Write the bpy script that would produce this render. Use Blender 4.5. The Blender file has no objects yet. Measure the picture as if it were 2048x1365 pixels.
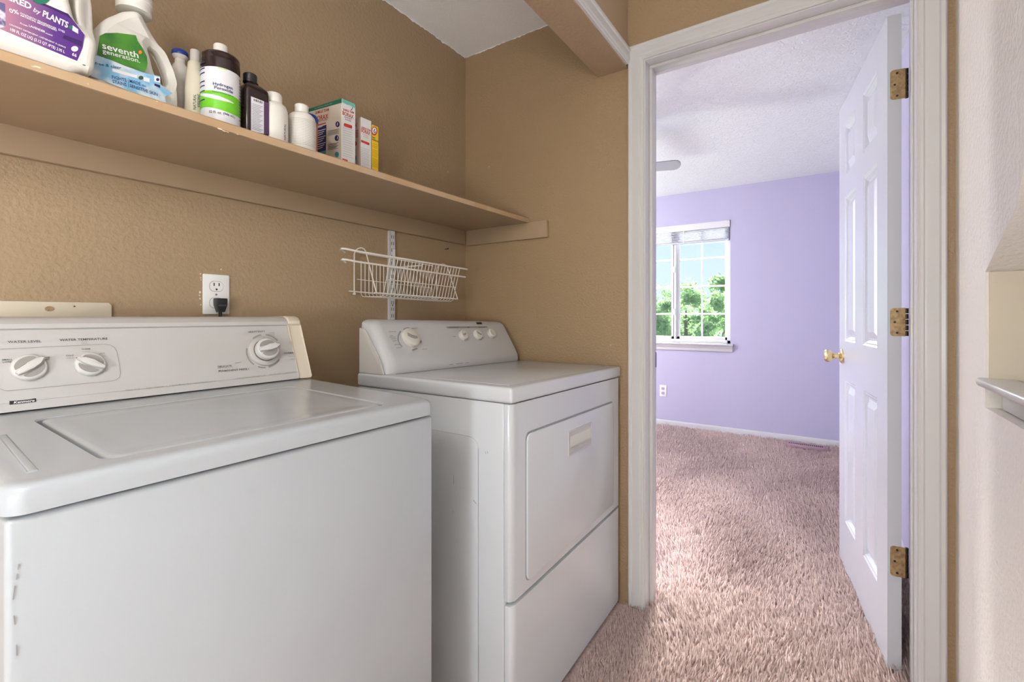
import bpy, bmesh, math, random
import numpy as np
from mathutils import Vector, Matrix

random.seed(7); rng = np.random.default_rng(7)
scene = bpy.context.scene
col = scene.collection

# ------------------------------------------------------------------ camera
IW, IH = 2048.0, 1365.0
FPX, HX, HY = 935.0, 1024.0, 634.0
YAW = math.atan(631/935.0)
CAM = Vector((-1.702, -1.413, 1.09))
FW = Vector((math.cos(YAW), math.sin(YAW), 0)); RT = Vector((math.sin(YAW), -math.cos(YAW), 0)); UP = Vector((0, 0, 1))
cd = bpy.data.cameras.new('camera'); cam = bpy.data.objects.new('camera', cd); col.objects.link(cam)
cd.sensor_width = 36; cd.lens = FPX/IW*36; cd.clip_start = 0.02
cd.shift_y = -(IH/2-HY)/IW
cam.location = CAM; cam.rotation_euler = (math.pi/2, 0, YAW-math.pi/2)
scene.camera = cam
# ------------------------------------------------------------------ world, sun, exposure
scene.view_settings.view_transform = 'Standard'; scene.view_settings.look = 'None'
scene.view_settings.gamma = 1; scene.view_settings.exposure = 0.0
try: scene.view_settings.use_curve_mapping = False
except Exception: pass
w = bpy.data.worlds.new('world'); scene.world = w; w.use_nodes = True
nt = w.node_tree; bg = nt.nodes['Background']; bg.inputs['Strength'].default_value = 1.4
tc = nt.nodes.new('ShaderNodeTexCoord'); sp = nt.nodes.new('ShaderNodeSeparateXYZ'); rp = nt.nodes.new('ShaderNodeValToRGB')
nt.links.new(tc.outputs['Generated'], sp.inputs[0]); nt.links.new(sp.outputs['Z'], rp.inputs[0]); nt.links.new(rp.outputs[0], bg.inputs[0])
rp.color_ramp.elements[0].position = 0.0; rp.color_ramp.elements[0].color = (0.62, 0.74, 0.92, 1)
rp.color_ramp.elements[1].position = 0.5; rp.color_ramp.elements[1].color = (0.42, 0.62, 0.95, 1)
sl = bpy.data.lights.new('sun', 'SUN'); sl.energy = 30.0; sl.angle = math.radians(24); sl.color = (1.0, 0.97, 0.95)
so = bpy.data.objects.new('sun', sl); col.objects.link(so); so.location = (6, 1, 6)
so.rotation_euler = Vector((-1.0, -0.2, -0.38)).to_track_quat('-Z', 'Y').to_euler()
PENDANT_FILL_W = 19.0; HALL_FILL_W = 50.0; BED_FILL_W = 113.0  # powers of the unseen fill lamps added to both rooms

# ------------------------------------------------------------------ pixel -> place
def ray(px, py): return FW + RT*((px-HX)/FPX) + UP*((HY-py)/FPX)
def onx(px, py, X): d = ray(px, py); return CAM + d*((X-CAM.x)/d.x)
def ony(px, py, Y): d = ray(px, py); return CAM + d*((Y-CAM.y)/d.y)
def onz(px, py, Z): d = ray(px, py); return CAM + d*((Z-CAM.z)/d.z)
class Plane:
    def __init__(s, p, n): s.p = Vector(p); s.n = Vector(n).normalized()
    def hit(s, px, py):
        d = ray(px, py); return CAM + d*((s.p-CAM).dot(s.n)/d.dot(s.n))

# ------------------------------------------------------------------ materials
MATS = {}
def mat(name, rgb, rough=0.5, metal=0.0, bump=None, spec=0.5, vary=None, coat=0.0, sub=None):
    """rgb is sRGB 0-255. bump=(scale, strength, distance[, detail, kind]); vary=(scale, rgb2, lo, hi)"""
    if name in MATS: return MATS[name]
    lin = lambda c: tuple(((v/255)/12.92 if v/255 <= .04045 else ((v/255+.055)/1.055)**2.4) for v in c)
    m = bpy.data.materials.new(name); m.use_nodes = True; n = m.node_tree; b = n.nodes['Principled BSDF']
    b.inputs['Base Color'].default_value = (*lin(rgb), 1); b.inputs['Roughness'].default_value = rough
    b.inputs['Metallic'].default_value = metal; b.inputs['Specular IOR Level'].default_value = spec
    if coat: b.inputs['Coat Weight'].default_value = coat; b.inputs['Coat Roughness'].default_value = 0.1
    co = n.nodes.new('ShaderNodeTexCoord')
    if bump:
        sc, st, di = bump[:3]; det = bump[3] if len(bump) > 3 else 3; kind = bump[4] if len(bump) > 4 else 'noise'
        if kind == 'knock':
            t = n.nodes.new('ShaderNodeTexNoise'); t.inputs['Scale'].default_value = sc; t.inputs['Detail'].default_value = det; t.inputs['Distortion'].default_value = 1.2
            r = n.nodes.new('ShaderNodeValToRGB'); r.color_ramp.elements[0].position = .44; r.color_ramp.elements[1].position = .54
            n.links.new(co.outputs['Object'], t.inputs['Vector']); n.links.new(t.outputs['Fac'], r.inputs[0]); out = r.outputs[0]
        elif kind == 'grain':
            mp = n.nodes.new('ShaderNodeMapping'); mp.inputs['Scale'].default_value = (1, 1, 12) if False else (3, 3, 60)
            t = n.nodes.new('ShaderNodeTexNoise'); t.inputs['Scale'].default_value = sc; t.inputs['Detail'].default_value = det
            n.links.new(co.outputs['Object'], mp.inputs[0]); n.links.new(mp.outputs[0], t.inputs['Vector']); out = t.outputs['Fac']
        else:
            t = n.nodes.new('ShaderNodeTexNoise'); t.inputs['Scale'].default_value = sc; t.inputs['Detail'].default_value = det
            n.links.new(co.outputs['Object'], t.inputs['Vector']); out = t.outputs['Fac']
        bp = n.nodes.new('ShaderNodeBump'); bp.inputs['Strength'].default_value = st; bp.inputs['Distance'].default_value = di
        n.links.new(out, bp.inputs['Height']); n.links.new(bp.outputs[0], b.inputs['Normal'])
    if vary:
        sc, c2, lo, hi = vary
        t = n.nodes.new('ShaderNodeTexNoise'); t.inputs['Scale'].default_value = sc; t.inputs['Detail'].default_value = 4
        r = n.nodes.new('ShaderNodeValToRGB'); r.color_ramp.elements[0].position = lo; r.color_ramp.elements[1].position = hi
        r.color_ramp.elements[0].color = (*lin(rgb), 1); r.color_ramp.elements[1].color = (*lin(c2), 1)
        n.links.new(co.outputs['Object'], t.inputs['Vector']); n.links.new(t.outputs['Fac'], r.inputs[0]); n.links.new(r.outputs[0], b.inputs['Base Color'])
    MATS[name] = m
    return m
tan = mat('tan_paint_orange_peel', (165, 140, 107), .48, bump=(125, .5, .006, 2))
tan_knock = mat('tan_paint_knockdown', (165, 142, 112), .5, bump=(95, .5, .005, 4))
tan_smooth = mat('tan_paint_satin', (164, 141, 113), .45, bump=(20, .12, .002, 4, 'grain'))
edge_lit_tan = mat('shelf_edge_lit_paint', (180, 150, 114), .4, vary=(7, (186, 162, 134), .4, .7))  # brighter tan holds the light falling on the shelf front
ceil_m = mat('ceiling_texture', (248, 250, 252), .9, bump=(150, .35, .005, 3))
ceil_bed = mat('bedroom_ceiling_texture', (245, 252, 247), .9, bump=(42, .5, .006, 4, 'knock'))
lav = mat('lavender_paint', (193, 190, 214), .6, bump=(150, .2, .003, 2))
cream_w = mat('cream_wall_paint', (244, 240, 233), .34, bump=(85, .6, .005, 4), spec=.5)
niche_m = mat('niche_cream_paint', (222, 212, 192), .55, bump=(60, .25, .003, 2))
white_trim = mat('white_trim_gloss', (210, 209, 208), .3)
white_door = mat('white_door_paint', (204, 208, 215), .2, bump=(30, .22, .0015, 5, 'grain'))
white_vinyl = mat('white_vinyl', (240, 241, 240), .35)
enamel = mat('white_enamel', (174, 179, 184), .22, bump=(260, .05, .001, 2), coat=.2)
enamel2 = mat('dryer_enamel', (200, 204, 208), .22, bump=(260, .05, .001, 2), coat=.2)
console_w = mat('console_plastic_warm', (188, 186, 184), .38, vary=(5, (184, 180, 175), .45, .75))
console_d = mat('console_plastic_grey', (192, 192, 192), .4)
cream_pl = mat('yellowed_cream_plastic', (212, 202, 182), .4)
knob_w = mat('knob_white_plastic', (204, 203, 200), .35)
knob_g = mat('knob_grey_insert', (150, 146, 142), .5)
dark_gap = mat('dark_gap', (22, 24, 28), .7)
ink = mat('dark_grey_ink', (78, 76, 76), .6); ink_l = mat('light_grey_ink', (146, 143, 140), .6); ink_b = mat('black_ink', (30, 30, 34), .5)
brass = mat('polished_brass', (226, 208, 158), .18, 1.0); ant_brass = mat('antique_brass', (190, 166, 124), .38, 1.0, vary=(90, (150, 126, 92), .4, .7))
steel = mat('grey_steel', (150, 150, 152), .55, 1.0)
black_pl = mat('black_plastic', (28, 29, 33), .4)
wire_w = mat('white_coated_wire', (232, 226, 216), .35); std_w = mat('white_painted_steel', (216, 216, 216), .4)
jug_w = mat('white_jug_plastic', (232, 229, 222), .35); bottle_w = mat('white_bottle_plastic', (226, 222, 214), .35)
brown_b = mat('dark_brown_bottle', (44, 30, 28), .18); label_w = mat('label_white', (224, 224, 228), .4)
green_l = mat('label_green', (112, 196, 40), .4); navy = mat('navy_print', (36, 34, 92), .5); purple_s = mat('purple_edge', (84, 56, 92), .4)
blue_cap = mat('blue_cap_plastic', (22, 60, 150), .35); red_i = mat('red_print', (196, 60, 52), .5); teal = mat('teal_print', (54, 150, 160), .5)
dgreen = mat('dark_green_print', (24, 110, 84), .5); card = mat('cream_cardboard', (214, 202, 186), .55); card_w = mat('white_cardboard', (226, 226, 224), .5)
yellow = mat('yellow_cardboard', (238, 196, 22), .5); dk_green = mat('leaf_green_print', (74, 138, 44), .45, vary=(28, (42, 104, 40), .4, .65)); sky_l = mat('sky_blue_print', (132, 186, 222), .45, vary=(22, (214, 228, 236), .45, .6))
pale_tan = mat('translucent_tan_bottle', (206, 198, 178), .3); clear_cap = mat('frosted_cap', (186, 180, 172), .25)
white_ink = mat('white_ink', (236, 234, 236), .5); orange_i = mat('orange_dot', (226, 128, 36), .5); pink_i = mat('pink_print', (206, 140, 150), .5)
leafm = mat('tree_leaf', (112, 150, 100), .6, vary=(1.2, (158, 188, 138), .35, .65)); barkm = mat('tree_bark', (120, 108, 100), .9)
grass_m = mat('lawn_green', (96, 134, 70), .9); reg_m = mat('mauve_register_paint', (172, 138, 148), .4); blind_m = mat('blind_slat_white', (214, 216, 226), .4)
fan_m = mat('fan_blade_white', (178, 182, 186), .45)
chip_w = mat('exposed_plaster', (224, 206, 180), .9); scuff = mat('scuff_grey', (150, 148, 150), .7)

def tweak_purple():
    m = mat('label_purple', (84, 40, 128), .4); n = m.node_tree; b = n.nodes['Principled BSDF']
    co = n.nodes.new('ShaderNodeTexCoord'); s = n.nodes.new('ShaderNodeSeparateXYZ'); mr = n.nodes.new('ShaderNodeMapRange'); r = n.nodes.new('ShaderNodeValToRGB')
    n.links.new(co.outputs['Object'], s.inputs[0]); n.links.new(s.outputs['X'], mr.inputs[0])
    mr.inputs[1].default_value = -0.01; mr.inputs[2].default_value = 0.10; n.links.new(mr.outputs[0], r.inputs[0]); n.links.new(r.outputs[0], b.inputs['Base Color'])
    r.color_ramp.elements[0].color = (.55, .26, .30, 1); r.color_ramp.elements[1].color = (.09, .022, .22, 1); r.color_ramp.elements[1].position = .75
    return m
purple_l = tweak_purple()
def carpet_mat():
    m = mat('rose_carpet', (200, 160, 150), .95, spec=.1); n = m.node_tree; b = n.nodes['Principled BSDF']
    co = n.nodes.new('ShaderNodeTexCoord'); t = n.nodes.new('ShaderNodeTexNoise'); t.inputs['Scale'].default_value = 90; t.inputs['Detail'].default_value = 3
    r = n.nodes.new('ShaderNodeValToRGB'); r.color_ramp.elements[0].position = .3; r.color_ramp.elements[1].position = .7
    r.color_ramp.elements[0].color = (.52, .38, .345, 1); r.color_ramp.elements[1].color = (.78, .61, .565, 1)
    n.links.new(co.outputs['Object'], t.inputs['Vector']); n.links.new(t.outputs['Fac'], r.inputs[0]); n.links.new(r.outputs[0], b.inputs['Base Color'])
    return m
carpet_m = carpet_mat()
def glass_mat():
    m = bpy.data.materials.new('window_glass'); m.use_nodes = True; n = m.node_tree; n.nodes.clear()
    o = n.nodes.new('ShaderNodeOutputMaterial'); mx = n.nodes.new('ShaderNodeMixShader'); tr = n.nodes.new('ShaderNodeBsdfTransparent'); gl = n.nodes.new('ShaderNodeBsdfGlossy')
    tr.inputs[0].default_value = (.96, .98, .97, 1); gl.inputs['Roughness'].default_value = .02; mx.inputs[0].default_value = .03
    n.links.new(tr.outputs[0], mx.inputs[1]); n.links.new(gl.outputs[0], mx.inputs[2]); n.links.new(mx.outputs[0], o.inputs[0]); return m
glass = glass_mat()
def emit(name, rgb, s):
    m = bpy.data.materials.new(name); m.use_nodes = True; b = m.node_tree.nodes['Principled BSDF']
    b.inputs['Emission Color'].default_value = (*rgb, 1); b.inputs['Emission Strength'].default_value = s; b.inputs['Base Color'].default_value = (.8, .8, .8, 1); return m

# ------------------------------------------------------------------ object helpers
def setp(o, label=None, cat=None, group=None, kind=None):
    if label: o['label'] = label
    if cat: o['category'] = cat
    if group: o['group'] = group
    if kind: o['kind'] = kind
    return o
def thing(name, label, cat, loc, group=None):
    o = bpy.data.objects.new(name, None); col.objects.link(o); o.location = loc; o.empty_display_size = .05
    return setp(o, label, cat, group)
def wloc(o):
    v = Vector((0, 0, 0))
    while o is not None: v += o.location; o = o.parent
    return v
class G:
    """collects geometry in world coordinates; obj() links it as one mesh"""
    def __init__(s): s.bm = bmesh.new()
    def box(s, x0, x1, y0, y1, z0, z1, bev=0, seg=2):
        r = bmesh.ops.create_cube(s.bm, size=1); vs = r['verts']
        for v in vs: v.co = Vector((x0+(v.co.x+.5)*(x1-x0), y0+(v.co.y+.5)*(y1-y0), z0+(v.co.z+.5)*(z1-z0)))
        if bev:
            es = list({e for v in vs for e in v.link_edges})
            bmesh.ops.bevel(s.bm, geom=es, offset=bev, segments=seg, affect='EDGES', profile=.5)
        return s
    def prism(s, pts, vec, bev=0, seg=2):
        """closed polygon of 3D points extruded along vec"""
        vec = Vector(vec); a = [s.bm.verts.new(Vector(p)) for p in pts]; b = [s.bm.verts.new(Vector(p)+vec) for p in pts]
        n = len(pts); fs = [s.bm.faces.new(a[::-1]), s.bm.faces.new(b)]
        for i in range(n): fs.append(s.bm.faces.new((a[i], a[(i+1) % n], b[(i+1) % n], b[i])))
        if bev:
            es = list(set(fs[0].edges) | set(fs[1].edges)) if bev > 0 else []
            bmesh.ops.bevel(s.bm, geom=es, offset=bev, segments=seg, affect='EDGES', profile=.5)
        return s
    def poly(s, pts):
        s.bm.faces.new([s.bm.verts.new(Vector(p)) for p in pts]); return s
    def lathe(s, prof, c, axis=(0, 0, 1), n=32, sx=1, sy=1):
        """prof [(r, h)] about axis from point c"""
        ax = Vector(axis).normalized(); q = Vector((0, 0, 1)).rotation_difference(ax); c = Vector(c); rings = []
        for r, h in prof:
            rings.append([s.bm.verts.new(c + q @ Vector((max(r, 1e-5)*sx*math.cos(2*math.pi*k/n), max(r, 1e-5)*sy*math.sin(2*math.pi*k/n), h))) for k in range(n)])
        for i in range(len(rings)-1):
            for k in range(n):
                s.bm.faces.new((rings[i][k], rings[i][(k+1) % n], rings[i+1][(k+1) % n], rings[i+1][k]))
        s.bm.faces.new(rings[0][::-1]); s.bm.faces.new(rings[-1]); return s
    def tube(s, pts, r, n=8):
        pts = [Vector(p) for p in pts]; rings = []
        for i, p in enumerate(pts):
            t = (pts[min(i+1, len(pts)-1)]-pts[max(i-1, 0)]).normalized()
            a = Vector((0, 0, 1)) if abs(t.z) < .9 else Vector((1, 0, 0))
            u = t.cross(a).normalized(); v = t.cross(u)
            rr = r[i] if isinstance(r, (list, tuple)) else r
            rings.append([s.bm.verts.new(p+u*rr*math.cos(2*math.pi*k/n)+v*rr*math.sin(2*math.pi*k/n)) for k in range(n)])
        for i in range(len(rings)-1):
            for k in range(n): s.bm.faces.new((rings[i][k], rings[i][(k+1) % n], rings[i+1][(k+1) % n], rings[i+1][k]))
        s.bm.faces.new(rings[0][::-1]); s.bm.faces.new(rings[-1]); return s
    def mesh(s, me):
        s.bm.from_mesh(me); return s
    def xf(s, f):
        for v in s.bm.verts: v.co = Vector(f(v.co))
        return s
    def obj(s, name, m, parent=None, smooth=35, kind=None, label=None, cat=None, group=None):
        bmesh.ops.recalc_face_normals(s.bm, faces=s.bm.faces)
        if parent is not None:
            o0 = wloc(parent); bmesh.ops.translate(s.bm, verts=s.bm.verts, vec=-o0)
        me = bpy.data.meshes.new(name); s.bm.to_mesh(me); s.bm.free()
        me.materials.append(m)
        if smooth:
            me.shade_smooth()
            try: me.set_sharp_from_angle(angle=math.radians(smooth))
            except Exception: pass
        o = bpy.data.objects.new(name, me); col.objects.link(o); o.parent = parent
        return setp(o, label, cat, group, kind)
def struct(name, g, m, parent=None, label=None):
    return g.obj(name, m, parent, kind='structure' if parent is None else None, label=label)
def rrect(u0, u1, v0, v1, r, n=5):
    out = []
    for cx, cy, a0 in ((u1-r, v1-r, 0), (u0+r, v1-r, 90), (u0+r, v0+r, 180), (u1-r, v0+r, 270)):
        for k in range(n+1):
            a = math.radians(a0+90*k/n); out.append((cx+r*math.cos(a), cy+r*math.sin(a)))
    return out
_tc = {}
def text_mesh(s, bold=0.0, shear=0.0, lines_spacing=1):
    key = (s, bold, shear)
    if key in _tc: return _tc[key]
    cu = bpy.data.curves.new('t', 'FONT'); cu.body = s; cu.size = 1; cu.resolution_u = 2; cu.offset = bold; cu.shear = shear
    o = bpy.data.objects.new('t', cu); col.objects.link(o)
    dg = bpy.context.evaluated_depsgraph_get(); me = bpy.data.meshes.new_from_object(o.evaluated_get(dg))
    bpy.data.objects.remove(o); bpy.data.curves.remove(cu)
    vs = np.array([v.co[:] for v in me.vertices]).reshape(-1, 3); fs = [tuple(p.vertices) for p in me.polygons]; bpy.data.meshes.remove(me)
    vs[:, 0] -= vs[:, 0].min(); wd = max(vs[:, 0].max(), 1e-4)
    _tc[key] = (vs, fs, wd); return _tc[key]
class Print:
    """lettering and flat print of one colour on one thing"""
    def __init__(s): s.v = []; s.f = []
    def add(s, vs, fs):
        o = len(s.v); s.v += [tuple(v) for v in vs]; s.f += [tuple(i+o for i in f) for f in fs]
    def text(s, plane, txt, a, b, hpx=None, bold=0.01, shear=0.0, lift=.0006):
        A = plane.hit(*a); B = plane.hit(*b); s.text3(A, B, plane.n, txt, None if hpx is None else (plane.hit(a[0], a[1]-hpx)-A).length, bold, shear, lift)
    def text3(s, A, B, n, txt, h=None, bold=.01, shear=0, lift=.0006):
        vs, fs, wd = text_mesh(txt, bold, shear); d = (B-A); L = d.length; d.normalize(); up = n.cross(d).normalized()
        if up.z < 0: up = -up
        kx = L/wd; ky = (h/.73) if h else kx
        s.add([A+d*(v[0]*kx)+up*(v[1]*ky)+n*lift for v in vs], fs)
    def poly(s, plane, pts, lift=.0005):
        P = [plane.hit(*p)+plane.n*lift for p in pts]; s.add(P, [tuple(range(len(P)))])
    def bar(s, plane, a, b, hpx, lift=.0006):
        s.poly(plane, [(a[0], a[1]), (b[0], b[1]), (b[0], b[1]-hpx), (a[0], a[1]-hpx)], lift)
    def line(s, plane, pts, wpx, lift=.0006):
        P = [plane.hit(*p)+plane.n*lift for p in pts]
        for i in range(len(P)-1):
            d = (P[i+1]-P[i]); sd = plane.n.cross(d).normalized()*wpx*.5*((P[i]-CAM).dot(FW)/FPX)
            s.add([P[i]-sd, P[i+1]-sd, P[i+1]+sd, P[i]+sd], [(0, 1, 2, 3)])
    def disc(s, plane, c, rx, ry=None, lift=.0007, n=18):
        ry = ry or rx; s.poly(plane, [(c[0]+rx*math.cos(2*math.pi*k/n), c[1]+ry*math.sin(2*math.pi*k/n)) for k in range(n)], lift)
    def obj(s, name, m, parent, label=None):
        g = G(); vs = [g.bm.verts.new(v) for v in s.v]
        for f in s.f:
            try: g.bm.faces.new([vs[i] for i in f])
            except Exception: pass
        st = any(k in name for k in ('lettering', 'print', 'marks', 'mark', 'barcode', 'boxes')) and len(s.f) > 1
        return g.obj(name, m, parent, smooth=0, label=label, kind='stuff' if st else None)

# ================================================================== THE SETTING
HX0 = -4.0           # far end of the laundry hall behind the camera
YD = -1.697          # cream wall on the right
ZC, ZB = 2.31, 2.297
XF = 3.02            # far lavender wall
YB1 = 2.0            # bedroom's hidden side wall
# floor
struct('floor', G().box(HX0, XF+.15, -1.85, YB1, -.12, 0), carpet_m, label='rose carpet backing over both rooms')
def carpet_pile():
    def patch(x0, x1, y0, y1, sp):
        nx, ny = int((x1-x0)/sp), int((y1-y0)/sp)
        X, Y = np.meshgrid(np.arange(nx)*sp+x0, np.arange(ny)*sp+y0)
        X = X.ravel()+rng.uniform(-.5, .5, X.size)*sp; Y = Y.ravel()+rng.uniform(-.5, .5, Y.size)*sp
        return X, Y, np.full(X.size, sp)
    parts = [patch(-.85, 0.25, YD+.005, -.76, .0085), patch(.25, 1.2, YD+.005, -.35, .0092), patch(1.2, 3.0, YD+.005, .25, .0105)]
    X, Y, S = [np.concatenate(a) for a in zip(*parts)]
    # tufts stay out of the wall between the rooms and off the floor register
    ok = ~((X > -.77) & (X < .14) & ((Y > np.where(X > -.02, -.86, -.782)) | ((Y < -1.612) & (X > -.02)))) & ~((X > 2.775) & (X < 2.885) & (Y > -1.41) & (Y < -1.13))
    X, Y, S = X[ok], Y[ok], S[ok]; N = X.size
    ph = np.sin(X*5.1+1.3*np.sin(Y*3.7))+np.sin(Y*6.3-X*2.1)+.8*np.sin(Y*11+X*4+2*np.sin(X*3))
    ang = 2.6*ph*.35+rng.normal(0, .9, N); lean = S*(.7+.7*rng.random(N))
    hgt = .016+.018*rng.random(N)+.0025*np.sin(X*37+3*np.sin(Y*23))+.0025*np.sin(Y*41+2*np.sin(X*29))
    rot = rng.uniform(0, 6.28, N); R = S*(.50+.2*rng.random(N))
    V = np.zeros((N, 4, 3)); 
    for k in range(3):
        V[:, k, 0] = X+R*np.cos(rot+k*2.094); V[:, k, 1] = Y+R*np.sin(rot+k*2.094); V[:, k, 2] = .001
    V[:, 3, 0] = X+lean*np.cos(ang); V[:, 3, 1] = Y+lean*np.sin(ang); V[:, 3, 2] = hgt
    V = V.reshape(-1, 3); b = np.arange(N)*4
    T = np.stack([np.stack([b, b+1, b+3], 1), np.stack([b+1, b+2, b+3], 1), np.stack([b+2, b, b+3], 1)], 1).reshape(-1, 3)
    me = bpy.data.meshes.new('carpet_pile'); me.vertices.add(len(V)); me.vertices.foreach_set('co', V.ravel())
    me.loops.add(T.size); me.loops.foreach_set('vertex_index', T.ravel().astype(np.int32))
    me.polygons.add(len(T)); me.polygons.foreach_set('loop_start', np.arange(len(T), dtype=np.int32)*3)
    try: me.polygons.foreach_set('loop_total', np.full(len(T), 3, dtype=np.int32))
    except Exception: pass
    me.update(calc_edges=True); me.validate(); me.materials.append(carpet_m)
    o = bpy.data.objects.new('carpet_pile', me); col.objects.link(o)
    setp(o, 'shaggy dusty rose carpet pile covering the hall and bedroom floor', 'carpet', kind='stuff')
carpet_pile()
# wall behind the appliances
struct('wall_back', G().box(HX0, 0, 0, .1, 0, ZC), tan_knock, label='tan textured wall behind the washer and dryer')
# wall with the doorway: opening y -1.617..-.857, z 0..2.03
DY0, DY1, DZ = -1.617, -.857, 2.035
gw = G(); gw.box(0, .12, DY1+.018, .1, 0, ZC); gw.box(0, .12, YD-.1, DY0-.018, 0, ZC); gw.box(0, .12, DY0-.018, DY1+.018, DZ+.018, ZC)
wall_r = struct('wall_right', gw, tan, label='tan textured wall with the bedroom doorway')
gw = G(); gw.box(.12, .13, DY1+.018, YB1, 0, ZB); gw.box(.12, .13, YD, DY0-.018, 0, ZB); gw.box(.12, .13, DY0-.018, DY1+.018, DZ+.018, ZB)
struct('wall_bedroom_entry', gw, lav, label='lavender bedroom side of the doorway wall')
# cream wall on the right with a niche; niche x -.80..-.284, chamfered top, z .893..
nx0, nx1, nz0, nz1, nd = -.86, -.284, .893, 1.187, .16
g = G(); F0 = YD
def dwall(g, x0, x1, z0, z1): g.box(x0, x1, YD-.2, YD, z0, z1)
dwall(g, nx1, 0, 0, ZC); dwall(g, HX0, nx0, 0, ZC); dwall(g, nx0, nx1, 0, nz0); dwall(g, nx0, nx1, 1.42, ZC)
for sx, xa in ((-1, nx1), (1, nx0)):
    g.prism([(xa, YD-.2, nz1), (xa, YD-.2, 1.42), (xa+sx*.23*2.03, YD-.2, 1.42)] if sx < 0 and False else [(xa, YD-.2, nz1), (xa+sx*.2, YD-.2, nz1+.099), (xa+sx*.28, YD-.2, 1.42), (xa, YD-.2, 1.42)], (0, .2, 0))
wall_near = struct('wall_near', g, cream_w, label='cream knockdown textured wall beside the doorway')
g = G(); g.box(nx0, nx1, YD-.2, YD-nd, nz0, 1.42); g.obj('niche_back', niche_m, wall_near)
g = G(); g.box(nx1-.004, nx1+.0, YD-nd, YD-.006, nz0+.062, nz1); g.obj('niche_side', niche_m, wall_near)
g = G(); g.box(nx0+.002, nx1-.002, YD-nd, YD-.03, nz0, nz0+.045, .003); g.box(nx0+.002, nx1-.03, YD-.04, YD-.02, nz0+.002, nz0+.05, .002); g.obj('niche_ledge_apron', white_trim, wall_near)
g = G(); g.box(nx0-.008, nx1+.012, YD-.05, YD+.014, nz0+.045, nz0+.064, .008, 3); g.box(nx0+.001, nx1-.001, YD-nd, YD-.05, nz0+.045, nz0+.062); g.obj('niche_ledge', white_trim, wall_near)
struct('wall_end', G().box(HX0-.1, HX0, YD, .1, 0, ZC), tan)
# ceilings
struct('ceiling', G().box(HX0, .12, YD-.2, .1, ZC, ZC+.1), ceil_m, label='white textured laundry ceiling')
struct('ceiling_bedroom', G().box(.12, XF+.15, YD-.2, YB1+.1, ZB, ZB+.113), ceil_bed, label='white knockdown textured bedroom ceiling')
# header over the laundry alcove
hdr = struct('wall_header', G().box(HX0, -.001, -.79, -.67, 2.025, ZC), mat('tan_paint_header', (176, 152, 126), .5, bump=(100, .4, .005, 2)), label='textured tan header beam over the laundry alcove')
def casing(name, pts, out, d, label=None, parent=None):
    """moulded casing strip: pts = [(start),(end)], out = direction across from inner edge to outer edge, d = direction off the wall"""
    a, b = Vector(pts[0]), Vector(pts[1]); out = Vector(out); d = Vector(d); W = .058
    prof = [(0, 0), (0, .008), (.004, .011), (.010, .011), (.013, .014), (.020, .015), (.042, .012), (.046, .016), (.054, .017), (.058, .013), (.058, 0)]
    ends = pts[2] if len(pts) > 2 else (0, 0)
    t = (b-a).normalized(); g = G()
    A = [g.bm.verts.new(a+out*u+d*v+t*(ends[0]*u)) for u, v in prof]; B = [g.bm.verts.new(b+out*u+d*v+t*(ends[1]*u)) for u, v in prof]
    n = len(prof); g.bm.faces.new(A); g.bm.faces.new(B[::-1])
    for i in range(n): g.bm.faces.new((A[i], A[(i+1) % n], B[(i+1) % n], B[i]))
    return g.obj(name, white_trim, parent, smooth=20, kind=None if parent else 'structure', label=label)
# header casing on hall face, bottom edge at header bottom
casing('trim_4', [(HX0, -.79, 2.031), (-.018, -.79, 2.031)], (0, 0, 1), (0, -1, 0), 'white casing along the front of the header')
# doorway casing and jambs (laundry side)
casing('trim_1', [(0, DY1+.004, 0.012), (0, DY1+.004, DZ-.004+.008), (0, 1)], (0, 1, 0), (-1, 0, 0), 'white door casing beside the dryer')
casing('trim_2', [(0, DY0-.004, 0.012), (0, DY0-.004, DZ-.004+.008), (0, 1)], (0, -1, 0), (-1, 0, 0), 'white door casing beside the cream wall')
casing('trim_3', [(0, DY0-.004, DZ+.004), (0, DY1+.004, DZ+.004), (-1, 1)], (0, 0, 1), (-1, 0, 0), 'white head casing above the doorway')
g = G(); g.box(-.001, .131, DY1, DY1+.018, .0, DZ); g.box(-.001, .131, DY0-.018, DY0, 0, DZ); g.box(-.001, .131, DY0-.018, DY1+.018, DZ, DZ+.018)
jamb = struct('trim_5', g, white_trim, label='white door jamb lining the doorway')
g = G(); g.box(.045, .083, DY1-.011, DY1, .0, DZ-.011, .002); g.obj('door_stop', white_trim, jamb)
g = G(); g.box(.045, .083, DY0, DY0+.004, .0, DZ-.011, .001); g.obj('door_stop', white_trim, jamb)
g = G(); g.box(.045, .083, DY0, DY1, DZ-.011, DZ, .002); g.obj('door_stop', white_trim, jamb)
g = G(); g.box(.088, .1325, DY1-.0015, DY1, .893, .953, .0005); g.obj('strike_plate', steel, jamb, label='grey steel latch strike plate')

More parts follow.
